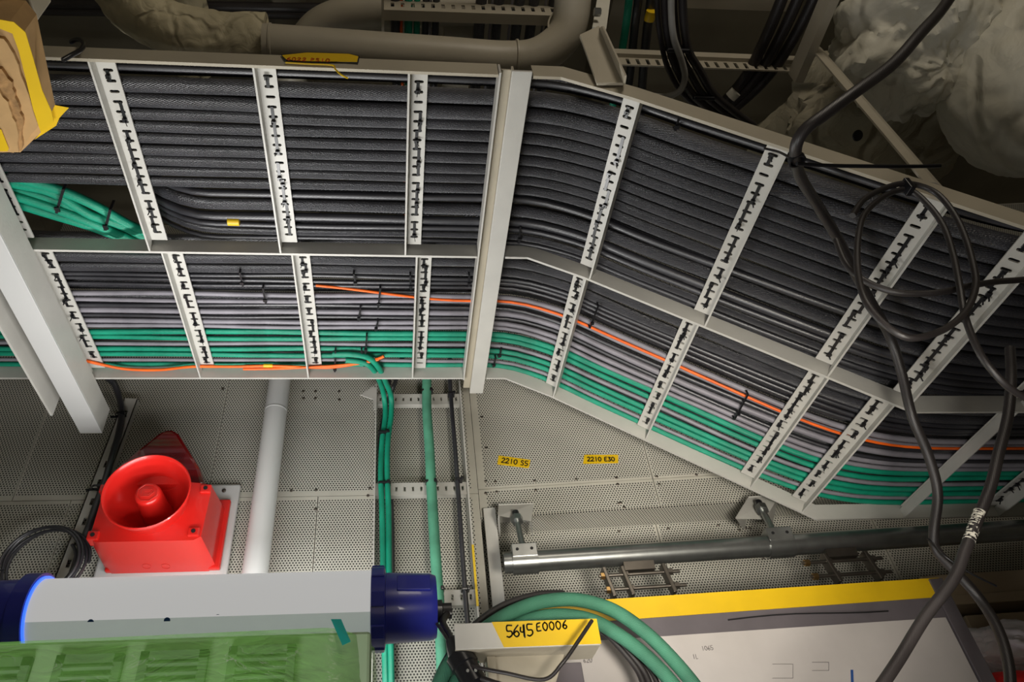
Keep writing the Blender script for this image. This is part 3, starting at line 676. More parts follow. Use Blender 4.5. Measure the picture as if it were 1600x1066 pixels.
# ------------------------------------------------------------------ wall ladder and its cables
la = empty('cable_ladder', (.09, 1.83, 1.1), 'narrow cream vertical cable ladder with slotted rungs on the wall', 'cable ladder')
LY = 1.812
MB().box((-.047, LY - .002, .3), (-.043, 1.868, 1.49)).build('stringer', M_PAINT, la)
sr = MB(); sr.box((.222, LY - .002, .3), (.2265, 1.868, 1.50)); sr.build('stringer', M_PAINT, la)
MB().box((.2212, LY - .003, py(748, 948, LY).z), (.2275, LY - .0015, py(738, 852, LY).z)).build('yellow_tape', M_YELP, la)
MB().prism([py(563, 617, LY), py(584, 603, LY), py(589, 612, LY), py(589, 640, LY), py(584, 640, LY), py(583, 624, LY)], (0, .004, 0)).build('gusset', M_PAINT, la)
for zc in (1.436, 1.105, .775):
    m_ = MB(); x0, x1 = -.043, .222; hh = .018
    n_ = 11; pit = (x1 - x0) / n_; y = LY + .012
    for k in range(n_):
        xa = x0 + k * pit; xc = xa + pit / 2
        m_.box((xa, y, zc - hh), (xc - .003, y + .003, zc + hh)); m_.box((xc + .003, y, zc - hh), (xa + pit, y + .003, zc + hh))
        m_.box((xc - .003, y, zc - hh), (xc + .003, y + .003, zc - .008)); m_.box((xc - .003, y, zc + .008), (xc + .003, y + .003, zc + hh))
    m_.box((x0, y, zc + hh), (x1, y + .02, zc + hh + .003)); m_.box((x0, y, zc - hh - .003), (x1, y + .02, zc - hh))
    m_.build('rung', M_PAINT, la)
CYl = LY - .006
cable('data_cable', [pz(520, 554, 1.375), pz(548, 554, 1.373), pz(575, 559, 1.371), pz(592, 575, 1.368), py(604, 600, 1.70), py(611, 620, 1.77), py(611, 650, 1.80), py(606, 690, 1.80), py(605, 740, CYl), py(607, 800, CYl), py(608, 900, CYl), py(610, 1000, CYl), py(612, 1090, CYl)], .0085, C_GREEN, 'right one of two thin green cables curving down the wall ladder', 'cable', 'two thin green cables on the wall ladder')
cable('data_cable', [pz(540, 563, 1.371), pz(565, 566, 1.370), pz(582, 576, 1.368), py(594, 598, 1.70), py(600, 620, 1.77), py(602, 650, 1.80), py(597, 690, CYl), py(595, 740, CYl), py(597, 800, CYl), py(599, 900, CYl), py(601, 1000, CYl), py(603, 1090, CYl)], .0082, C_GREEN, 'left one of two thin green cables curving down the wall ladder', 'cable', 'two thin green cables on the wall ladder')
cable('power_cable', [pz(628, 560, 1.40), py(618, 596, 1.78), py(607, 625, 1.825), py(598, 660, 1.835), py(594, 700, 1.855), py(600, 740, 1.86), py(612, 800, 1.86), py(612, 1060, 1.86)], .007, C_BLACKS, 'black cable hidden behind the two thin green cables', 'cable')
cable('data_cable', [py(667, 560, 1.76), py(667, 592, 1.785), py(667, 640, 1.79), py(671, 700, 1.793), py(674, 760, 1.793), py(680, 860, 1.793), py(686, 950, 1.793), py(690, 1020, 1.793), py(692, 1090, 1.793)], .0148, C_GREEN2, 'thick dusty green cable running down the middle of the wall ladder', 'cable')
cable('power_cable', [py(703, 560, 1.80), py(703, 592, CYl), py(706, 640, CYl), py(711, 700, CYl), py(716, 770, CYl), py(722, 860, CYl), py(728, 940, CYl), py(733, 1000, CYl), py(737, 1060, CYl)], .0068, C_BLACKS, 'thin black cable running down the right of the wall ladder', 'cable')
def hug(u, v, y, wd, lab):
    c = py(u, v, y); mb = MB(); mb.box((c.x - wd, c.y - .019 if wd > .02 else c.y - .012, c.z - .0035), (c.x + wd, c.y + .012, c.z + .0035)); mb.box((c.x + wd * .4, c.y - .024 if wd > .02 else c.y - .017, c.z - .005), (c.x + wd * .4 + .008, c.y - .01, c.z + .005))
    tag(mb.build('cable_tie', M_BLACKP, bevel=.002), lab, 'cable tie')
hug(602, 597, 1.765, .019, 'black tie at the bend where two thin green cables leave the tray')
hug(600, 677, 1.80, .017, 'black tie around the two thin green cables above the second ladder rung')
hug(601, 756, CYl, .018, 'black tie holding the two thin green cables to the second ladder rung')
hug(668, 612, 1.79, .0175, 'black tie holding the thick green cable to the top ladder rung')
hug(674, 754, 1.793, .0175, 'black tie holding the thick green cable to the second ladder rung')
hug(684, 922, 1.793, .0175, 'black tie holding the thick green cable beside the blue lamp cap')
hug(705, 617, CYl, .011, 'black tie holding the thin black cable to the top ladder rung')
hug(717, 751, CYl, .011, 'black tie holding the thin black cable to the second ladder rung')
hug(727, 922, CYl, .011, 'black tie holding the thin black cable to the lowest ladder rung')

# yellow tape labels on the skewed wall
def tape_label(corners, text, lab, off=.002, h=.02):
    e = [pw(u, v, off) for u, v in corners]; t = empty('tape_label', sum(e, Vector()) / 4, lab, 'label')
    MB().prism(e, NW * .0008).build('tape', M_YEL, t)
    xd = (e[1] - e[0]).normalized(); yd = (e[0] - e[3]).normalized()
    o = e[3].lerp(e[2], .12) + (e[0] - e[3]) * .26 + NW * .0014
    writing('writing', text, o, xd, yd - xd * yd.dot(xd), h, .0032, M_INK, t, .74)
tape_label([(779, 712), (829, 719), (826, 732), (777, 726)], '2210 S5', 'small slanted yellow tape label reading 2210 S5, left one on the wall', h=.017)
tape_label([(913, 711), (966, 711), (966, 724), (911, 725)], '2210 E30', 'small level yellow tape label reading 2210 E30, right one on the wall', h=.015)

# ------------------------------------------------------------------ conduit, hangers, post
po = MB(); a, b, c, d = pw(756, 794, .03), pw(776, 797, .03), pw(792, 985, .03), pw(772, 985, .03)
ax_ = (a.x + d.x) / 2; wid = UW * ((b - a).dot(UW) * .5 + (c - d).dot(UW) * .5)
bl = Vector((ax_, a.y, .2)); tag(MB().hexa([bl, bl + wid, bl + wid - NW * .025, bl - NW * .025], [p + Vector((0, 0, a.z - .2)) for p in (bl, bl + wid, bl + wid - NW * .025, bl - NW * .025)]).build('wall_post', M_PAINT, bevel=.001), 'short pale upright post on the wall left of the steel conduit', 'post')
CO = .2
c0 = pw(787, 880, CO); c1 = c0 + UW * 2.6
con = empty('steel_conduit', c0.lerp(c1, .5), 'galvanised steel pipe running right below the sloping tray', 'pipe')
MB().cyl(c0, c1, .026, 32).build('pipe', M_STEEL, con, True)
MB().cyl(c0 - UW * .001, c0 + UW * .004, .021, 24).build('end_cap', M_INK, con, True)
ch = Vector((0, 0, 1))
def hanger(u, v, label, name='pipe_hanger'):
    r_ = ray(u, v); 
    P = pw(u, v, CO); P = c0 + UW * (P - c0).dot(UW)
    t = empty(name, P, label, 'pipe hanger')
    m_ = MB(); hw = .032
    q = [P - UW * hw, P + UW * hw]
    for off, zz in ((.0, 1),):
        m_.lathe([(.027, -hw), (.0305, -hw), (.0305, hw), (.027, hw)], P, UW, seg=32, close=False)
    m_.build('saddle', M_STEEL, t, True)
    f_ = MB(); f_.hexa([P - UW * hw + NW * .031 + ch * .0, P + UW * hw + NW * .031, P + UW * hw - NW * .03, P - UW * hw - NW * .03], [p + ch * .036 for p in (P - UW * hw + NW * .031, P + UW * hw + NW * .031, P + UW * hw - NW * .03, P - UW * hw - NW * .03)])
    f_.build('clamp_block', M_STEEL, t, bevel=.002)
    for s in (-.018, .018):
        MB().lathe([(.006, 0), (.006, .004), (.003, .007)], P + UW * s + ch * .036, (0, 0, 1), up=(1, 0, 0), seg=8).build('bolt', M_STEEL, t)
        MB().lathe([(.004, 0), (.004, .001)], P + UW * s + NW * .0312 + ch * .02, NW, up=(0, 0, 1), seg=10).build('bolt_hole', M_INK, t)
    return t, P
def hang_rod(t, P, ub, vb, plate_px):
    B = pw(ub, vb, .105); B = Vector((P.x, P.y, 0)) * .55 + Vector((B.x, B.y, 0)) * .45; B.z = pw(ub, vb, .14).z
    top = P + ch * .036
    MB().cyl(top, B, .0085, 14).build('threaded_rod', M_STEEL, t, True)
    ax = (B - top).normalized()
    MB().lathe([(.0165, -.012), (.0165, .008)], B, ax, up=(1, 0, 0), seg=6).build('nut', M_STEEL, t)
    MB().cyl(B + ax * .008, B + ax * .03, .0095, 12).build('rod_end', M_BLACKP, t, True)
    # bent plate welded to the wall
    e = [pw(u, v, .10 if k < 2 else .14) for k, (u, v) in enumerate(plate_px)]
    MB().prism(e, Vector((0, 0, .004)) - NW * .003).build('plate', M_PAINT, t)
    g = MB(); bk = [e[0] - NW * .1, e[1] - NW * .1]
    g.prism([e[0], bk[0], bk[0] - ch * .045, e[3]], UW * .004); g.prism([e[1], bk[1], bk[1] - ch * .045, e[2]], -UW * .004); g.prism([e[0], e[1], bk[1], bk[0]], ch * .004)
    g.build('cheek', M_PAINT, t)
t1, P1 = hanger(820, 878, 'steel pipe hanger with rod at the left end of the conduit')
hang_rod(t1, P1, 804, 817, [(779, 790), (834, 788), (830, 815), (778, 806)])
t2, P2 = hanger(1215, 848, 'steel pipe hanger with slanting rod near the middle of the conduit')
hang_rod(t2, P2, 1186, 800, [(1170, 778), (1218, 774), (1195, 812), (1150, 811)])
def clamp_rack(u, v, label):
    P = pw(u, v, CO); P = c0 + UW * (P - c0).dot(UW) - ch * .027; t = empty('clamp_frame', P, label, 'clamp')
    MB().hexa([P - UW * .035 + NW * .018 - ch * .02, P + UW * .04 + NW * .018 - ch * .02, P + UW * .04 - NW * .018 - ch * .02, P - UW * .035 - NW * .018 - ch * .02], [p + ch * .022 for p in (P - UW * .035 + NW * .018 - ch * .02, P + UW * .04 + NW * .018 - ch * .02, P + UW * .04 - NW * .018 - ch * .02, P - UW * .035 - NW * .018 - ch * .02)]).build('pad', M_BRUSH, t)
    for s in (-.085, -.04, .062):
        if s == -.085 and 'right' in label: continue
        a_ = P + UW * s - ch * .006; MB().bar(a_, a_ + UW * .014 - ch * .075, .030, .010, UW).build('side_plate', M_BRUSH, t, bevel=.002)
    for dz in (.026, .062):
        a_ = P - UW * .105 - ch * dz + NW * .006 + UW * (dz * .2); MB().cyl(a_, a_ + UW * .2, .0048, 10).build('threaded_rod', M_BRUSH, t, True)
        for s in (.005, .06, .17): MB().lathe([(.009, 0), (.009, .012)], a_ + UW * s, UW, seg=6).build('nut', M_BRASS if s < .01 else M_BRUSH, t)
clamp_rack(990, 865, 'clamp frame with two threaded rods under the conduit, left one')
clamp_rack(1300, 845, 'clamp frame with two threaded rods under the conduit, right one')

# ------------------------------------------------------------------ board with yellow tape
BO = .34
def pb(u, v, o=0): return pw(u, v, BO + o)
ul_ = pb(945, 940); ur_ = pb(1470, 905)
topz = (ul_.z + ur_.z) / 2
xr = (ur_ - OW).dot(UW); x_l = xr - 1.0; zlo = topz - .62
def bp(x, z, o=0): q = OW + UW * x + NW * (BO + o); q.z = z; return q
bd = empty('notice_board', bp((xr + x_l) / 2, topz - .3), 'large white drawing board with grey frame and yellow tape along its top', 'board')
fw = .036; wid2 = .030
MB().prism([bp(x_l, zlo), bp(xr, zlo), bp(xr, topz), bp(x_l, topz)], -NW * .012).build('board', M_FRAME, bd)
MB().prism([bp(x_l + wid2, zlo + wid2, .0004), bp(xr - wid2 * 1.1, zlo + wid2, .0004), bp(xr - wid2 * 1.1, topz - .085, .0004), bp(x_l + wid2, topz - .085, .0004)], NW * .001).build('paper', M_PAPER, bd)
MB().prism([bp(xr - wid2, zlo, .0004), bp(xr, zlo, .0004), bp(xr, topz, .0004), bp(xr - wid2, topz, .0004)], NW * .006).build('frame_bar', M_FRAME, bd, bevel=.001)
MB().prism([bp(x_l, topz - .046, .0006), bp(xr - .008, topz - .040, .0006), bp(xr - .022, topz - .018, .0006), bp(xr - .004, topz + .003, .0006), bp(x_l, topz + .003, .0006)], NW * .0015).build('yellow_tape', M_YEL, bd)
MB().tube([bp(xr - .5 + .05 * i, topz - .060 + .004 * math.sin(i * .7), .003) for i in range(8)], .0016, 6).build('dark_line', M_INK, bd, True)
def on_board(u, v): p = pb(u, v, .0025); return p
for u, v, tx in [(1097, 1017, '1065'), (1083, 1030, '1L'), (912, 1036, '620')]:
    writing('writing', tx, on_board(u, v), UW, (0, 0, 1), .009, .0009, M_GINK, bd)
MB().prism([on_board(1329, 1047), on_board(1333, 1047), on_board(1334, 1075), on_board(1330, 1075)], NW * .0006).build('blue_mark', M_BINK_REFL, bd)
for (x0_, y0_, x1_, y1_) in [(1207, 1038, 1239, 1060), (1269, 1035, 1295, 1048)]:
    for a_, b_ in [((x0_, y0_), (x1_, y0_)), ((x1_, y0_), (x1_, y1_)), ((x1_, y1_), (x0_, y1_))]:
        MB().bar(on_board(*a_), on_board(*b_), .0006, .0006).build('pencil_line', M_GINK, bd)

# beige duct behind the board at the right
def boxw(x0, x1, o0, o1, z0, z1):
    f = lambda x, o, z: Vector((*(OW + UW * x + NW * o).xy, z)); return [f(x0, o0, z0), f(x1, o0, z0), f(x1, o1, z0), f(x0, o1, z0)], [f(x0, o0, z1), f(x1, o0, z1), f(x1, o1, z1), f(x0, o1, z1)]
q = pw(1500, 896, .12); dx0 = (pw(1440, 900, .12) - OW).dot(UW)
du = empty('duct', q, 'tan painted square duct along the wall right of the drawing board', 'duct')
MB().hexa(*boxw(dx0, 3.0, -RD + .01, .12, q.z - .06, q.z)).build('casing', M_TAN, du, bevel=.002)
MB().hexa(*boxw(dx0, 3.0, -RD + .01, .135, q.z - .085, q.z - .06)).build('flange', M_TAN, du, bevel=.002)
q2 = pw(1500, 960, .14)
tag(MB().hexa(*boxw(dx0 + .05, 3.0, -RD + .01, .13, q2.z - .05, q2.z + .0)).build('cable_trunking', M_TAN, bevel=.002), 'dark tan lower trunking beneath the square duct at right', 'trunking')

# lumps
def lump(name, c, rad, m, amp=.25, fr=2.0, seed=0, parent=None, label=None, cat=None, n=40, rot=None):
    mb = MB(); R_ = rot or Matrix.Identity(3); vs = []; fs = []; nu, nv = n * 2, n
    for j in range(nv + 1):
        for i in range(nu):
            th = math.pi * j / nv; ph = 2 * math.pi * i / nu
            d = Vector((math.sin(th) * math.cos(ph), math.sin(th) * math.sin(ph), math.cos(th)))
            nn = noise.noise(d * fr + Vector((seed, 0, 0))) + .45 * abs(noise.noise(d * fr * 2.6 + Vector((0, seed, 0)))) + .22 * abs(noise.noise(d * fr * 6 + Vector((0, 0, seed))))
            d2 = d * (1 + amp * nn); vs.append(Vector(c) + R_ @ Vector((d2.x * rad[0], d2.y * rad[1], d2.z * rad[2])))
    for j in range(nv):
        for i in range(nu):
            i2 = (i + 1) % nu; fs.append((j * nu + i, j * nu + i2, (j + 1) * nu + i2, (j + 1) * nu + i))
    mb.add(vs, fs); o = mb.build(name, m, parent, True)
    if label: tag(o, label, cat)
    return o
lump('plastic_bag', pw(1585, 1015, .22), (.12, .05, .052), M_BAG, .3, 2.4, 5, None, 'crumpled white plastic bag at the lower right corner', 'bag')
lump('red_cloth', pw(1605, 1085, .30), (.13, .05, .045), M_REDF, .15, 1.5, 9, None, 'red cloth below the white plastic bag at the right corner', 'cloth')

# ------------------------------------------------------------------ tube lamp
TY = 1.45; lc = py(580, 951, TY); LZ = lc.z; tr = (py(578, 893, TY).z - LZ) * .93
xl0 = py(70, 950, TY).x; xr0 = lc.x
tu = empty('tube_lamp', (-.35, TY, LZ), 'glowing white tube lamp with dark blue end caps below the siren', 'lamp')
# the diffuser is the upper arc, the reflector, its brightness put in as emission, the lower arc
def arc(a0, a1, r, m, nm, x0, x1, n=28):
    mb = MB(); vs = []
    for x in (x0, x1):
        for rr in (r, r - .003):
            for i in range(n + 1):
                a_ = math.radians(a0 + (a1 - a0) * i / n); vs.append((x, TY + rr * math.cos(a_), LZ + rr * math.sin(a_)))
    k = n + 1; fs = []
    for i in range(n):
        fs += [(i, i + 1, 2 * k + i + 1, 2 * k + i), (k + i, 3 * k + i, 3 * k + i + 1, k + i + 1), (i, k + i, k + i + 1, i + 1), (2 * k + i, 2 * k + i + 1, 3 * k + i + 1, 3 * k + i)]
    fs += [(0, 2 * k, 3 * k, k), (n, k + n, 3 * k + n, 2 * k + n)]
    return mb.add(vs, fs).build(nm, m, tu, True)
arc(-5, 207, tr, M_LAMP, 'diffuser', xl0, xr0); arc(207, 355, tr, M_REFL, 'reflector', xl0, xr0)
MB().box((xl0, TY - .05, LZ - .02), (xr0, TY + .05, LZ - .016)).build('light_tray', M_STEEL, tu)
for u, v in [(143, 974), (262, 971), (341, 966), (400, 961), (440, 961), (475, 961)]:
    c = py(u, v, TY - tr * .80); MB().lathe([(.006, 0), (.006, .001)], c + Vector((0, -.004, 0)), (0, -.75, -.65), up=(1, 0, 0), seg=16).build('blue_reflection', M_BINK_REFL, tu)  # blue reflections in the tube, painted on as small discs
rc = tr
capR = MB().lathe([(rc * 1.02, 0), (rc * 1.09, .001), (rc * 1.09, .028), (rc * .93, .030), (rc * .88, .120), (rc * .82, .132), (rc * .5, .134)], (xr0, TY, LZ), (1, 0, 0), seg=48).build('end_cap', M_BLUE, tu, True)
for a_ in range(0, 360, 45):
    d = Vector((0, math.cos(math.radians(a_ + 100)), math.sin(math.radians(a_ + 100)))); c = Vector((xr0 + .014, TY, LZ)) + d * rc * 1.08
    MB().bar(c - Vector((.013, 0, 0)), c + Vector((.013, 0, 0)), .03, .006, d).build('grip_rib', M_BLUE, capR, bevel=.002)
c = Vector((xr0 + .08, TY, LZ)); dd = Vector((0, -.93, .37)); MB().bar(c + dd * rc * .895 - Vector((.028, 0, 0)), c + dd * rc * .875 + Vector((.040, 0, 0)), .04, .006, dd).build('raised_panel', M_BLUE, capR, bevel=.002)
MB().lathe([(rc * 1.0, 0), (rc * 1.15, .0), (rc * 1.15, .03), (rc * 1.0, .034), (rc * .98, .14), (rc * .9, .155), (rc * .4, .157)], (xl0, TY, LZ), (-1, 0, 0), seg=48).build('end_cap', M_BLUE, tu, True)
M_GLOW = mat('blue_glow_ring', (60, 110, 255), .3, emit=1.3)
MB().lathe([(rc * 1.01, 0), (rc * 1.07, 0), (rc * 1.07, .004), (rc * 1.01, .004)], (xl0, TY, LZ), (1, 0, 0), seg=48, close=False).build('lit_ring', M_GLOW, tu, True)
gl = MB().lathe([(.024, 0), (.024, .01), (.017, .012), (.017, .03)], (xr0 + .134, TY + .0, LZ - .01), (1, 0, 0), seg=8).build('cable_gland', M_BLACKP, tu, True)

# lead from the lamp to the plug
plug = py(722, 1032, 1.33)
g0 = Vector((xr0 + .16, TY, LZ - .01))
cable('lamp_lead', [g0, py(692, 972, 1.42), py(703, 995, 1.38), py(714, 1015, 1.35), plug + Vector((-.004, 0, .012))], .007, C_HANG, 'black lead from the blue lamp cap to the plug', 'cable')
pl = empty('power_plug', plug, 'black plug and socket hanging right of the blue lamp cap', 'plug')
pd = (py(738, 1066, 1.32) - py(708, 1010, 1.33)).normalized()
MB().lathe([(.010, -.045), (.016, -.03), (.021, -.012), (.026, -.010), (.026, .012), (.023, .014), (.023, .05), (.012, .06)], plug, pd, up=(1, 0, 0), seg=20).build('plug_body', M_BLACKP, pl, True)
for s in (-.006, .008): MB().lathe([(.0028, 0), (.0028, .002)], plug + pd * .03 + Vector((s, -.023, 0)), (0, -1, -.2), up=(1, 0, 0), seg=10).build('screw', M_STEEL, pl)
cable('power_cable', [plug + pd * .05, py(748, 1060, 1.31), py(775, 1068, 1.30), py(815, 1080, 1.3)], .005, C_HANG, 'black lead leaving the plug towards the lower right', 'cable')
cable('power_cable', [py(683, 975, 1.40), py(700, 1000, 1.37), py(720, 1030, 1.352), py(742, 1042, 1.30), py(790, 1052, 1.28), py(850, 1062, 1.27), py(880, 1035, 1.25), py(905, 1000, 1.25), py(925, 970, 1.26)], .0034, C_HANG, 'thin black cord looping from the plug up over the taped bracket', 'cable')

# ------------------------------------------------------------------ green wrapped unit
GY = 1.25
gz = py(275, 990, GY - .02).z; gx1 = py(585, 985, GY).x
rot = Matrix.Rotation(math.radians(0), 4, 'Z')
gu = empty('wrapped_unit', (-.5, GY + .08, gz - .2), 'louvred wall unit wrapped in green plastic film under the tube lamp', 'wrapped unit')
MB().box((-1.3, GY + .006, gz - .5), (gx1 - .006, GY + .085, gz + .004)).build('casing', mat('unit_paint', (160, 184, 148), .5), gu, bevel=.006)
for (u0, u1, v0) in [(-60, 48, 1042), (88, 192, 1036), (220, 325, 1030), (358, 462, 1022)]:
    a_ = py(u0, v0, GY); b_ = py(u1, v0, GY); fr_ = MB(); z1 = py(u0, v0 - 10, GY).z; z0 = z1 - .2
    fr_.box((a_.x, GY + .0, z0), (b_.x, GY + .006, z1)); lf = fr_.build('louvre_shade_panel', M_INK if False else mat('louvre_recess_shade', (20, 26, 20), .7), gu)  # near-black panel colour stands for the shade between the slats
    fb = MB(); w9 = .014
    for q9 in ((a_.x, z0, a_.x + w9, z1), (b_.x - w9, z0, b_.x, z1), (a_.x, z1 - w9, b_.x, z1)): fb.box((q9[0], GY - .006, q9[1]), (q9[2], GY + .0, q9[3]))
    fb.build('louvre_frame', M_GRILL, gu)
    lm = MB()
    for k in range(14):
        zz = z1 - .022 - k * .0145; lm.bar((a_.x + .012, GY - .003, zz), (b_.x - .012, GY - .003, zz), .009, .0035, (0, .5, 1))
    lm.build('louvre_slats', M_GRILL, lf)
# film with wrinkles
def film():
    mb = MB(); nx, nz_ = 150, 60; x0, x1 = -1.32, gx1; vs = []
    for j in range(nz_ + 1):
        for i in range(nx + 1):
            s = i / nx; t = j / nz_; x = x0 + (x1 - x0) * s; z = gz - t * .52; y = GY - .016
            cr = max(0, (s - .93) / .07); y += cr * cr * .05; z -= cr ** 2.5 * .02 * (1 - t); x += t * .05 * (s > .9) * (s - .9) * 10
            wr = noise.noise(Vector((x * 7 + z * 4, z * 9, 1))) * .004 + abs(noise.noise(Vector((x * 16 - z * 22, z * 14 + x * 6, 4)))) * .006 + abs(noise.noise(Vector((x * 40, z * 30, 7)))) * .0025
            y -= wr * min(1, t * 8)
            vs.append((x, y, z + (x + .35) * .012))
    k = nx + 1
    fs = [(j * k + i, j * k + i + 1, (j + 1) * k + i + 1, (j + 1) * k + i) for j in range(nz_) for i in range(nx)]
    # top fold back over the casing
    o = len(vs)
    for i in range(nx + 1): p = vs[i]; vs.append((p[0], p[1] + .11, p[2] + .014))
    fs += [(i, o + i, o + i + 1, i + 1) for i in range(nx)]
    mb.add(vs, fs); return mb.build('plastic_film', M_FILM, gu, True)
M_FILM = bpy.data.materials.new('green_film'); M_FILM.use_nodes = True
nt = M_FILM.node_tree; bs = nt.nodes['Principled BSDF']; bs.inputs['Base Color'].default_value = lin((112, 186, 84)); bs.inputs['Roughness'].default_value = .22
tcn = nt.nodes.new('ShaderNodeTexCoord'); nzn = nt.nodes.new('ShaderNodeTexNoise'); nzn.inputs['Scale'].default_value = 7; nzn.inputs['Detail'].default_value = 5
mrn = nt.nodes.new('ShaderNodeMapRange'); mrn.inputs[1].default_value = .35; mrn.inputs[2].default_value = .65; mrn.inputs[3].default_value = .28; mrn.inputs[4].default_value = .5
nt.links.new(tcn.outputs['Object'], nzn.inputs['Vector']); nt.links.new(nzn.outputs[0], mrn.inputs[0]); nt.links.new(mrn.outputs[0], bs.inputs['Alpha'])
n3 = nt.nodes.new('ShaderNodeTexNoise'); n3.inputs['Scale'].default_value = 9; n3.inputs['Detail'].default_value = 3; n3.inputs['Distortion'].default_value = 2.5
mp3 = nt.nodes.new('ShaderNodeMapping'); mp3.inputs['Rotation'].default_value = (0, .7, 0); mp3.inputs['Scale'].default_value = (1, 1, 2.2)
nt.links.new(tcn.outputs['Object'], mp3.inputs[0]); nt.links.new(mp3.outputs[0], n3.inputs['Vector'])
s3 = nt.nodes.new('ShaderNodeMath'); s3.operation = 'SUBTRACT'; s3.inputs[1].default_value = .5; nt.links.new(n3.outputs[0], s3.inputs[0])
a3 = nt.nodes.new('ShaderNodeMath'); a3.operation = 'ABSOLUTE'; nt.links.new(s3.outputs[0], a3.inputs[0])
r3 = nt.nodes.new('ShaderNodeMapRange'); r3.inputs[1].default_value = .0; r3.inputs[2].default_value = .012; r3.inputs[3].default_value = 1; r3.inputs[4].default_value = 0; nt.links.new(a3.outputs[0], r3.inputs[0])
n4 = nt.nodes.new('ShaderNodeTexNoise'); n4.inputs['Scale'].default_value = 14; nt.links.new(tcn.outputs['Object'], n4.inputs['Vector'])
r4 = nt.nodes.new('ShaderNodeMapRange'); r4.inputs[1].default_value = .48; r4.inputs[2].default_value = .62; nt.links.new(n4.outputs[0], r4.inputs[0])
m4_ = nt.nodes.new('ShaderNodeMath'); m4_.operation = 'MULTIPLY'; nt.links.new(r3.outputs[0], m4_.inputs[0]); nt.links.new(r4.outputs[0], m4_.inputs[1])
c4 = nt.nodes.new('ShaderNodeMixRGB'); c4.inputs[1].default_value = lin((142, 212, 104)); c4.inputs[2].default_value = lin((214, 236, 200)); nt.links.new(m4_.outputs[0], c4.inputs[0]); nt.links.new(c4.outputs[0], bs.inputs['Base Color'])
b4_ = nt.nodes.new('ShaderNodeBump'); b4_.inputs['Strength'].default_value = .7; b4_.inputs['Distance'].default_value = .006; nt.links.new(a3.outputs[0], b4_.inputs['Height']); nt.links.new(b4_.outputs[0], bs.inputs['Normal'])
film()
tp = [py(517, 968, GY - .016), py(533, 968, GY - .016), py(548, 1003, GY - .026), py(535, 1009, GY - .026)]
MB().prism(tp, (0, -.001, 0)).build('teal_tape', M_TEAL, gu)

# ------------------------------------------------------------------ taped bracket in front
QY = 1.30
br = empty('taped_bracket', (.25, QY, .48), 'beige steel bracket with yellow tape reading 5645 E0006 beside the blue lamp cap', 'bracket')
f_ = [py(712, 1019, QY), py(938, 1004, QY), py(934, 966, QY), py(708, 976, QY)]
zt_, zb_ = (f_[3].z + f_[2].z) / 2, (f_[0].z + f_[1].z) / 2; xa_, xb_ = f_[0].x, f_[1].x
MB().box((xa_, QY, zb_), (xb_, QY + .003, zt_)).build('front_plate', M_PAINT, br, bevel=.001)
MB().box((xa_, QY + .003, zb_), (xb_, QY + .075, zb_ + .003)).build('bottom_plate', M_BEIGE, br)
MB().box((xa_ + .06, QY + .04, zb_ - .25), (xa_ + .075, QY + .075, zb_)).build('leg', M_BEIGE, br)
MB().prism([(xa_ + .07, QY + .045, zb_), (xa_ + .205, QY + .045, zb_), (xa_ + .13, QY + .045, zb_ - .16), (xa_ + .07, QY + .045, zb_ - .16)], (0, .004, 0)).build('gusset', M_BEIGE, br)
tx0 = py(775, 990, QY).x
MB().prism([(tx0 + .012, QY - .0003, zb_ + .001), (xb_ + .001, QY - .0003, zb_ + .001), (xb_ + .001, QY - .0003, zt_), (tx0 - .006, QY - .0003, zt_)], (0, -.001, 0)).build('yellow_tape', M_YEL, br)
wx = py(791, 992, QY).x
writing('writing', '56q5', (wx, QY - .0018, zb_ + .018), (1, 0, .03), (0, 0, 1), .021, .0026, M_INK, br, .60)
writing('writing', 'E0006', (py(838, 985, QY).x, QY - .0018, zb_ + .027), (1, 0, .06), (0, 0, 1), .015, .0024, M_INK, br, .82)
tag(MB().box((xb_ - .078, QY + .08, .12), (xb_ - .02, QY + .10, zb_ - .003)).build('steel_channel', M_FRAME, bevel=.002), 'dark grey upright channel behind the right end of the taped bracket', 'steel channel')
# hose coil
def hose(name, pp, y, r, m, lab, cat='hose', grp=None, dy=0):
    return cable(name, [py(u, v, y + dy * i) for i, (u, v) in enumerate(pp)], r, m, lab, cat, grp, seg=16, n=8)
hose('green_cable', [(678, 1100), (690, 1060), (715, 1020), (755, 985), (800, 957), (850, 940), (905, 938), (960, 955), (1010, 990), (1055, 1035), (1095, 1085), (1120, 1130)], 1.36, .0135, C_HOSE, 'outer thick dusty green cable arching over the taped bracket', 'cable', 'thick green cables arching over the bracket')
hose('green_cable', [(700, 1110), (712, 1068), (740, 1028), (775, 1000), (820, 972), (870, 962), (925, 970), (975, 998), (1020, 1035), (1060, 1080), (1085, 1120)], 1.37, .0135, C_HOSE, 'inner thick dusty green cable arching just below the outer one', 'cable', 'thick green cables arching over the bracket')
hose('power_cable', [(672, 1090), (688, 1050), (712, 1010), (748, 972), (790, 945), (840, 930), (880, 928)], 1.40, .0075, C_HANG, 'black cable arching just outside the thick green cables', 'cable')
for k, (du, r_) in enumerate([(0, .006), (11, .0065), (26, .005), (40, .0055)]):
    hose('power_cable', [(905 + du * .4, 962 + 6), (940 + du * .5, 985), (975 + du * .7, 1020), (1000 + du * .8, 1055), (1012 + du, 1100)], 1.40, r_, C_HANG, 'black cable curving down inside the green arch, %s from the left' % ORD[k], 'cable', 'black cables inside the green arch')

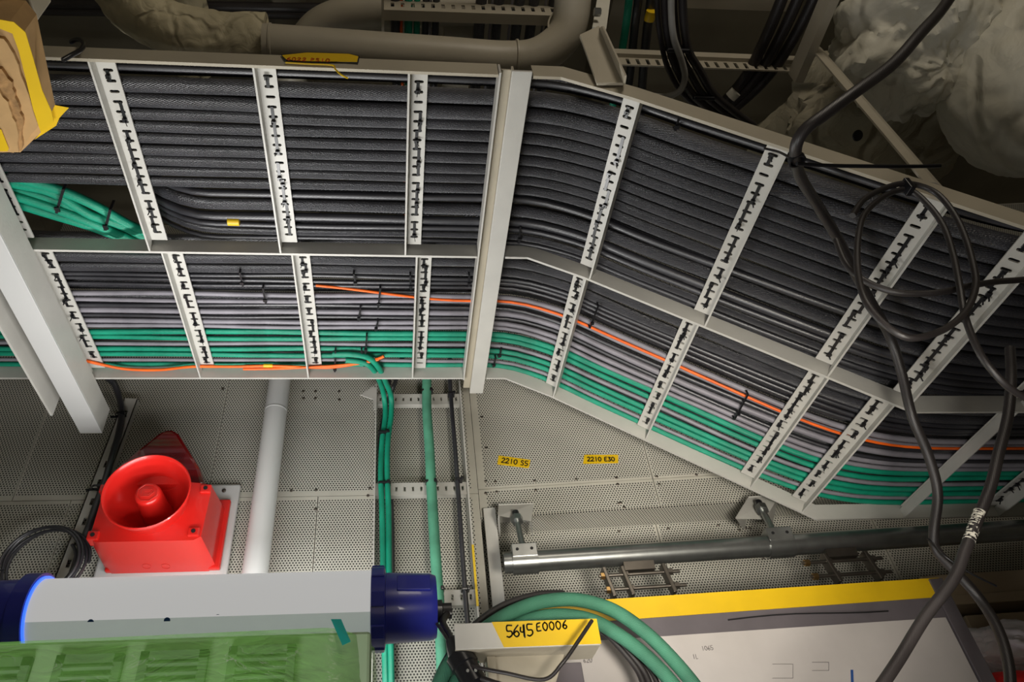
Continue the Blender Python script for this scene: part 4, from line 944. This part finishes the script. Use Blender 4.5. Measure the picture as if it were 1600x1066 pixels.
# ------------------------------------------------------------------ hanging black cables in front
def hang(name, pts, r, lab, m=C_HANG, grp=None, seg=14): return cable(name, [py(u, v, y) for u, v, y in pts], r, m, lab, 'cable', grp, seg=seg, n=8)
hang('hanging_cable', [(1520, -60, .42), (1475, 10, .44), (1440, 50, .45), (1395, 100, .47), (1335, 145, .49), (1290, 178, .51), (1256, 205, .53), (1243, 235, .56), (1250, 275, .62), (1280, 325, .70), (1310, 375, .76), (1335, 425, .82), (1360, 470, .88), (1390, 525, .94), (1408, 580, .98), (1425, 650, 1.02), (1450, 710, 1.06), (1465, 770, 1.10), (1459, 830, 1.14), (1463, 860, 1.16), (1490, 890, 1.17), (1530, 935, 1.18), (1560, 985, 1.18), (1576, 1040, 1.18), (1580, 1100, 1.18)], [.0088] * 193, 'long thick black cable hanging in S-curves across the right side', C_HANG)
hang('hanging_cable', [(1578, 545, .86), (1580, 590, .86), (1575, 650, .87), (1560, 710, .88), (1548, 760, .89), (1528, 810, .90), (1508, 860, .91), (1490, 905, .92), (1445, 965, .94), (1405, 1030, .95), (1365, 1090, .95)], .0080, 'black cable crossing from right edge down left over the board')
hang('hanging_cable', [(1660, 428, .60), (1600, 437, .60), (1560, 440, .60), (1520, 446, .60), (1480, 455, .60), (1440, 459, .605), (1395, 456, .61), (1350, 438, .615), (1322, 412, .62), (1306, 375, .62)], .0042, 'thin black cable entering from the right edge through the coil')
hang('cable_coil', [(1332, 337, .58), (1350, 312, .58), (1385, 293, .58), (1420, 287, .58), (1460, 300, .58), (1488, 330, .58), (1508, 370, .58), (1522, 420, .58), (1524, 450, .58), (1510, 485, .58), (1480, 512, .58), (1440, 527, .58), (1410, 525, .58), (1375, 500, .58), (1350, 465, .58), (1340, 420, .585), (1341, 370, .585), (1352, 333, .585), (1385, 305, .585), (1420, 297, .585), (1450, 320, .585), (1475, 355, .585), (1490, 400, .585), (1500, 450, .585), (1508, 495, .59), (1530, 550, .60), (1560, 590, .61), (1590, 615, .62), (1640, 640, .63)], .0042, 'coil of black cable hung by a tie over the right trays', C_HANG)
cable('cable_tie', [py(1245, 256, .57), py(1300, 259, .575), py(1380, 260, .58), py(1440, 260, .58), py(1469, 259, .58)], .0029, M_BLACKP, 'long black tie tail sticking out right from the hanging cable', 'cable tie')
c = py(1245, 250, .575); tag(MB().lathe([(.010, -.004), (.0122, -.004), (.0122, .004), (.010, .004)], c, (-.1, -.2, 1), up=(1, 0, 0), seg=18, close=False).build('cable_tie', M_BLACKP, None, True), 'black tie loop around the hanging cable where its long tail starts', 'cable tie')
cable('cable_tie', [py(1195, 232, .66), py(1218, 238, .63), py(1240, 250, .585)], .002, M_BLACKP, 'thin black tie joining the hanging cable to the near rail', 'cable tie')
cable('cable_tie', [py(1449, 842, 1.15), py(1475, 868, 1.14), py(1510, 892, 1.14), py(1530, 903, 1.14), py(1557, 916, 1.14)], .0018, M_BLACKP, 'thin black tie tail where the hanging cable meets the crossing one', 'cable tie')
c = py(1418, 292, .58); tag(MB().box((c.x - .004, c.y - .008, c.z - .012), (c.x + .004, c.y + .008, c.z + .012)).build('cable_tie', M_BLACKP, bevel=.001), 'black tie at the top of the hanging coil', 'cable tie')
# paint blob and bare patch
bf = [py(1514, 845, .907), py(1524, 818, .902), py(1531, 800, .898)]
pmk = MB().tube(spline(bf, 16), .0083, 20)
pmk.f = [f for i, f in enumerate(pmk.f) if noise.noise(Vector((i * .21, 2, 1))) > .0]
tag(pmk.build('paint_mark', M_SEAM, None, True), 'patchy white paint smear on the crossing black cable', 'paint mark')

# ------------------------------------------------------------------ yellow tag on the near rail
tg = empty('tape_tag', py(500, 92, NE - .004), 'yellow tape tag marked 6022 PS10 in orange on the near rail', 'tag')
yt = NE - .003
MB().prism([py(u, v, yt) for u, v in [(441, 87), (480, 83), (545, 85), (560, 89), (558, 97), (543, 97), (470, 96), (447, 93)]], (0, -.0012, 0)).build('tape', M_YEL, tg)
MB().prism([py(u, v, yt + .0005) for u, v in [(439, 86), (480, 82), (546, 84), (562, 88), (560, 99), (540, 97.5), (470, 97), (445, 95)]], (0, -.0008, 0)).build('backing', M_INK, tg)
writing('writing', '6022 PS10', py(448, 94, yt - .002), (1, 0, .0), (0, 0, 1), .0118, .0016, M_OINK, tg, .82)
cable('string', [py(446, 98, yt), py(480, 100, yt), py(519, 102, yt), py(523, 107, yt - .003), py(532, 116, yt - .006), (py(543, 122, yt - .008))], .0016, M_YEL, 'pale yellow string hanging from the tape tag on the rail', 'string')

# black hook on the rail at left
cable('hook', [py(98, 94, .66), py(112, 86, .66), py(126, 78, .665), (py(131, 70, .67)), py(127, 63, .68), py(118, 62, .69), py(111, 66, .70)], .0042, M_BLACKP, 'black plastic hook over the near rail beside the cardboard', 'hook')

# ------------------------------------------------------------------ cardboard pad, upper left
cb = empty('cardboard_pad', pz(30, 130, 1.12), 'layered cardboard edge protector with yellow tape at the top left corner', 'cardboard')
zc = 1.16
def slab(poly, z, th, m, jag=.0, name='layer'):
    pts = []
    P_ = [pz(u, v, z) for u, v in poly]
    for i in range(len(P_)):
        a_, b_ = P_[i], P_[(i + 1) % len(P_)]; n_ = max(1, int((b_ - a_).length / .008)) if jag else 1
        for k in range(n_):
            p = a_.lerp(b_, k / n_);
            if jag: p += Vector((random.uniform(-jag, jag), random.uniform(-jag, jag), 0))
            pts.append(p)
    return MB().prism(pts, (0, 0, th)).build(name, m, cb)
slab([(-90, 30), (12, 38), (30, 60), (62, 200), (64, 207), (32, 238), (-90, 238)], zc, .085, M_CARD)
slab([(-90, 55), (5, 60), (22, 85), (60, 195), (40, 222), (22, 238), (-90, 236)], zc - .008, .008, M_CARD, .0012)
slab([(-90, 95), (2, 108), (18, 130), (36, 190), (34, 236), (-90, 236)], zc - .016, .008, M_CARD2, .0016)
slab([(-90, 130), (-2, 142), (12, 160), (28, 205), (28, 238), (-90, 238)], zc - .022, .006, M_CARD, .0016)
# yellow tape over the arris
tpz = zc - .0012
TP = [pz(u, v, zc - .0095) for u, v in [(-90, 28), (0, 30), (22, 34), (40, 50), (52, 90), (66, 140), (80, 172), (84, 190), (64, 206), (52, 170), (40, 120), (30, 80), (20, 52), (0, 44), (-90, 44)]]
MB().prism(TP, (0, 0, -.0014)).build('yellow_tape', M_YEL, cb)
MB().prism([pz(u, v, zc - .0245) for u, v in [(-90, 198), (2, 202), (14, 232), (12, 236), (-90, 236)]], (0, 0, -.001)).build('yellow_tape', M_YEL, cb)
e = [pz(u, v, zc + .004) for u, v in [(86, 164), (108, 168), (93, 184), (88, 196), (60, 214), (54, 218), (66, 204)]]
MB().prism(e, (0, 0, -.001)).build('tape_tail', M_YEL, cb)
ba = pz(-60, 10, 1.28)
tag(MB().box((pz(-200, 10, 1.27).x, pz(0, -60, 1.27).y, 1.255), (pz(60, 15, 1.27).x, pz(0, 24, 1.27).y, 1.33)).build('steel_beam', M_BEIGE, bevel=.003), 'short painted beam end above the cardboard pad in the corner', 'steel beam')

# ------------------------------------------------------------------ above the tray
def lag_tube(name, pts, rs, m, n=10, seg=36, amp=.08, seed=0, parent=None):
    P_ = spline(pts, n); k = len(P_); rr = [rs[0] + (rs[1] - rs[0]) * min(1, i / (k * .55)) for i in range(k)]
    mb = MB().tube(P_, rr, seg)
    for i, v in enumerate(mb.v):
        c_ = P_[min(i // seg, k - 1)]; d = v - c_
        cl = noise.voronoi(v * 14)[0]; f = 1 + amp * (.5 * noise.noise(v * 9 + Vector((seed, 0, 0))) + .5 * min(.3, cl[1] - cl[0]) + .25 * abs(noise.noise(v * 40)) - .15); mb.v[i] = c_ + d * f
    mb.uv = None; return mb.build(name, m, parent, True)
lz = 1.72
lp = [pz(200, -160, 1.9), pz(200, -60, 1.86), pz(218, 5, 1.80), pz(262, 42, 1.74), pz(340, 62, lz), pz(418, 66, lz)]
lg = lag_tube('lagged_pipe', lp, (.125, .062), M_LAG, n=24, seg=72, amp=.22)
tag(lg, 'cloth-lagged pipe elbow above the near rail at upper left', 'pipe')
cable('lagged_pipe', [pz(270, -40, 2.0), pz(292, 10, 2.0), pz(300, 60, 2.0), pz(300, 110, 2.0)], .055, M_LAG, 'lagged vertical pipe behind the lagged elbow', 'pipe')
bz = 1.64
sp_ = [pz(412, 68, bz), pz(500, 74, bz), pz(600, 81, bz), pz(700, 88, bz), pz(790, 94, bz), pz(840, 88, bz), pz(878, 60, bz + .02), pz(893, 20, bz + .05), pz(897, -60, bz + .10)]
bpipe = empty('beige_pipe', pz(650, 80, bz), 'bare beige pipe above the near rail, turning up at an elbow', 'pipe')
MB().tube(spline(sp_, 8), .042, 28).build('pipe', M_BEIGE, bpipe, True)
for q_ in ((884, 43, bz + .03, (-.1, .9, .6)), (806, 93, bz, (1, 0, 0)), (424, 69, bz, (1, 0, 0))):
    c = pz(q_[0], q_[1], q_[2]); MB().lathe([(.041, -.004), (.0445, -.002), (.0445, .002), (.041, .004)], c, q_[3], up=(0, .3, 1), seg=28, close=False).build('weld', M_BEIGE, bpipe, True)
cable('curved_pipe', [pz(760, 12, 1.95), pz(680, 15, 1.95), pz(600, 17, 1.95), pz(540, 22, 1.95), pz(492, 45, 1.95), pz(462, 95, 1.95), pz(450, 150, 1.95)], .042, M_BEIGE, 'large grey-beige pipe bend behind the top cable rack', 'pipe', seg=28)
# top cable rack (ladder seen in the middle top)
rk = empty('cable_rack', pz(740, 20, 1.8), 'dim cable rack at top centre with slotted cross bar', 'cable rack')
rz = 1.80
def slotted_bar(a_, b_, h_, parent, mt, n=20, name='cross_bar', flip=False):
    a_, b_ = Vector(a_), Vector(b_); d = (b_ - a_) / n; up = Vector((0, 0, 1)); th = Vector((0, .004, 0)); mb = MB()
    def q(p0, p1, z0, z1): mb.hexa([p0 + up * z0, p1 + up * z0, p1 + up * z0 + th, p0 + up * z0 + th], [p0 + up * z1, p1 + up * z1, p1 + up * z1 + th, p0 + up * z1 + th])
    l_, u_ = (.06, .5) if flip else (.3, .75)
    q(a_, b_, 0, h_ * l_); q(a_, b_, h_ * u_, h_)
    for k in range(n): q(a_ + d * k, a_ + d * (k + .65), h_ * l_, h_ * u_)
    if flip: mb.bar(a_ + up * h_ * .8 - th, b_ + up * h_ * .8 - th, .012, h_ * .4); return mb.build(name, mt, parent)
    mb.hexa([a_, b_, b_ + Vector((0, .025, 0)), a_ + Vector((0, .025, 0))], [p - up * .004 for p in (a_, b_, b_ + Vector((0, .025, 0)), a_ + Vector((0, .025, 0)))])
    return mb.build(name, mt, parent)
a_ = pz(600, 14, rz); b_ = pz(884, 24, rz)
slotted_bar(a_, b_, .05, rk, M_BEIGE, 18)
MB().box((a_.x - .006, a_.y - .25, rz - .01), (a_.x, a_.y + .12, rz + .05)).build('side_rail', M_BEIGE, rk)
rack_cols = [(618, C_BLACKS, .012), (627, C_ORANGE, .004), (638, C_GREEN, .010), (651, C_GREEN, .008), (664, C_BLACKS, .008), (671, C_GREY, .004), (680, C_BLACKS, .009), (748, C_BLACK, .014), (765, C_GREY, .0035), (775, C_BLACK, .012), (795, C_GREY, .0035), (806, C_BLACK, .013), (828, C_BLACK, .013), (846, C_GREY, .003), (858, C_BLACK, .013)]
for i, (u, m_, r_) in enumerate(rack_cols):
    p = pz(u, 50, rz + .055)
    nm = {C_BLACKS: 'smooth black', C_ORANGE: 'thin orange', C_GREEN: 'green', C_GREY: 'thin pale grey', C_BLACK: 'thick black'}[m_]
    cable('rack_cable', [p + Vector((0, -.35, .0)), p, p + Vector((.01, .3, 0)), p + Vector((.02, .6, 0))], r_, m_, nm + ' cable in the top centre rack, %s from its left rail' % ORD[i], 'cable', 'cables in the top centre rack', n=4)
MB().box((pz(690, 60, 2.0).x, pz(690, 60, 2.0).y - .1, 1.93), (pz(735, 60, 2.0).x, pz(690, 60, 2.0).y + .2, 1.98)).build('rear_plate', M_BEIGE, rk, bevel=.004)
# support arm over the near rail
arm = empty('hanger_bracket', pz(945, 90, 1.5), 'bent beige bracket plate joining the near rail above the first sloping rung', 'bracket')
t_, n_ = frame(.42)
pA = [py(u, v, NE - .003) for u, v in [(903, 57), (934, 40), (974, 132), (962, 136), (928, 134)]]
MB().prism([py(905, 58, .665), py(935, 44, .665), py(972, 122, .685), py(974, 134, .686), py(932, 134, .686)], (0, -.006, 0)).build('plate', M_BEIGE, arm, bevel=.0015)
MB().prism([py(935, 44, .665), py(941, 41, .64), py(976, 118, .655), py(974, 132, .68), py(972, 122, .685)], (.004, 0, 0)).build('lip', M_BEIGE, arm)
hg = MB().bar(py(936, 46, .68), py(952, -60, .70), .03, .006, (0, 1, 0)).build('hanger', M_SEAM, arm)
MB().lathe([(.009, -.008), (.009, .006)], py(934, 19, .66), (1, 0, 0), seg=6).build('bolt', M_STEEL, arm)
# rear cross bars at the top right
rr_ = empty('cross_bar', pz(1100, 80, 1.75), 'slotted beige cross bar at top right behind the hanging bundle', 'cross bar')
slotted_bar(pz(955, 100, 1.72), pz(1262, 112, 1.72), .062, rr_, M_BEIGE, 20, flip=True)
tag(MB().bar(pz(1072, 2, 1.95), pz(1240, 8, 1.95), .03, .012).build('flat_bar', M_BEIGE), 'plain beige flat bar at the very top right', 'flat bar')
tag(MB().bar(pz(1312, -40, 1.7), pz(1243, 122, 1.7), .022, .05).build('side_rail', M_BEIGE), 'slanting beige rail at the right end of the slotted cross bar', 'rail')
# rear frame cables
rearc = [((985, -20), (978, 40), (965, 120), (955, 180), .010, C_GREEN, 'green cable at top right beside the bent bracket'),
         ((1000, -20), (992, 40), (985, 110), (975, 180), .011, C_BLACKS, 'black cable right of the green one at top right'),
         ((1020, -20), (1012, 40), (1005, 110), (1000, 190), .012, C_BLACKS, 'second black cable right of the green one at top right')]
for a1, a2, a3, a4, r_, m_, lb in rearc: cable('rear_cable', [pz(*q_, 1.85) for q_ in (a1, a2, a3, a4)], r_, m_, lb)
tag(MB().cyl(pz(1018, 17, 1.83), pz(1014, 32, 1.83), .013).build('marker_sleeve', M_YEL, None, True), 'yellow marker sleeve on a black cable at top right', 'cable marker')
for k, (du, r_, m_, lb) in enumerate([(-2, .0095, C_HANG, 'leftmost black cable of the bundle hanging at top right'), (12, .0075, C_HANG, 'inner black cable of the bundle hanging at top right'), (26, .0095, C_HANG, 'rightmost black cable of the bundle hanging at top right'), (-14, .006, C_HANG, 'thin outer black cable of the bundle hanging at top right')]):
    cable('bundle_cable', [pz(1040 + du, -40, 1.62), pz(1042 + du, 30, 1.62), pz(1050 + du, 80, 1.61), pz(1062 + du * 1.2, 110, 1.61), pz(1082 + du * 1.2, 145, 1.61), pz(1110 + du * 1.2, 170, 1.62), pz(1145 + du * 1.2, 196, 1.64)], r_, m_, lb, 'cable', 'bundle at the top right')
cable('loose_cable', [pz(1049, -40, 1.60), pz(1049, 20, 1.595), pz(1053, 60, 1.59), pz(1064, 92, 1.59), pz(1070, 120, 1.59), pz(1062, 142, 1.59), pz(1040, 151, 1.60), pz(1018, 150, 1.62)], .0075, C_LGREY, 'light grey cable looping down from the bundle at top right')
for k in range(3):
    cable('slanting_cable', [pz(1285 - k * 26, -30, 1.75), pz(1240 - k * 22, 60, 1.75), pz(1190 - k * 16, 130, 1.75), pz(1110 - k * 10, 200, 1.75)], .014, C_HANG, 'dark cable slanting down left behind the slotted bar, %s from the right' % ORD[k], 'cable', 'slanting cables behind the slotted bar')
a1, a2 = pz(1150, 143, 1.735), pz(1141, 152, 1.735)
tag(MB().cyl(a1, a2, .0155).build('marker_sleeve', M_SEAM, None, True), 'pale band around a dark slanting cable at top right', 'cable marker')
for (u, v, z_) in [(1058, 76, 1.61), (1098, 150, 1.61)]:
    c = pz(u, v, z_); tag(MB().box((c.x - .028, c.y - .005, c.z - .015), (c.x + .028, c.y + .005, c.z + .014)).build('cable_tie', M_BLACKP, bevel=.004), 'black tie around the hanging bundle, %s' % ('upper one' if v < 100 else 'lower one'), 'cable tie')
# brace
bc = empty('angle_brace', py(1370, 160, .78), 'beige angle brace slanting from the slotted bar to the near rail', 'brace')
p0, p1 = py(1272, 66, .78), py(1462, 285, .70)
dv = (p1 - p0).normalized(); sd = dv.cross(Vector((0, -1, 0))).normalized()
MB().prism([p0, p1, p1 + sd * .021, p0 + sd * .021], (0, .004, 0)).build('face', M_BEIGE, bc)
MB().prism([p0 , p1 , p1 + Vector((0, .012, 0)) - sd * .024, p0 + Vector((0, .012, 0)) - sd * .024], (0, .003, 0)).build('leg', M_BEIGE, bc)
# insulation blankets on the right
rotm = Matrix.Rotation(math.radians(-20), 3, 'Y')
ib = empty('insulation_blanket', pz(1580, 140, 1.5), 'pale quilted insulation bulging down at the top right corner', 'insulation')
lump('blanket', pz(1622, 130, 1.50), (.165, .20, .22), M_WRAP, .10, 1.2, 3, ib, n=60)
for pp in ([(1500, 60), (1512, 130), (1530, 200), (1562, 262)], [(1478, 170), (1530, 120), (1580, 70), (1600, 40)], [(1490, 160), (1530, 200), (1570, 240), (1612, 262)]):
    pass
lump('insulation_wrap', pz(1425, 50, 1.74), (.17, .18, .17), M_WRAP, .3, 1.9, 12, None, 'crumpled cream insulation wrap left of the quilted bulge', 'insulation', n=60)
c3 = pz(1370, 190, 1.95)
ws = lump('insulation_sheet', c3, (.32, .26, .10), M_WRAPD, .3, 2.2, 22, None, 'dull insulation sheet with black fixing washer behind the brace', 'insulation')
wp = pz(1340, 212, 1.78); MB().lathe([(.016, 0), (.014, .003), (.004, .005)], wp, (0, -.5, -.85), up=(1, 0, 0), seg=24).build('washer', M_BLACKP, ws, True)
# background deckhead pipes
for k, (v, z_) in enumerate([(8, 2.2), (18, 2.2)]):
    cable('deckhead_cable', [pz(-200, v - 6, z_), pz(200, v, z_), pz(600, v + 6, z_)], .014, C_HANG, 'dark cable high under the deckhead, %s' % ('farther one' if k == 0 else 'nearer one'), n=4)
for k, x in enumerate((-1.3, -.3, .7, 1.7)):
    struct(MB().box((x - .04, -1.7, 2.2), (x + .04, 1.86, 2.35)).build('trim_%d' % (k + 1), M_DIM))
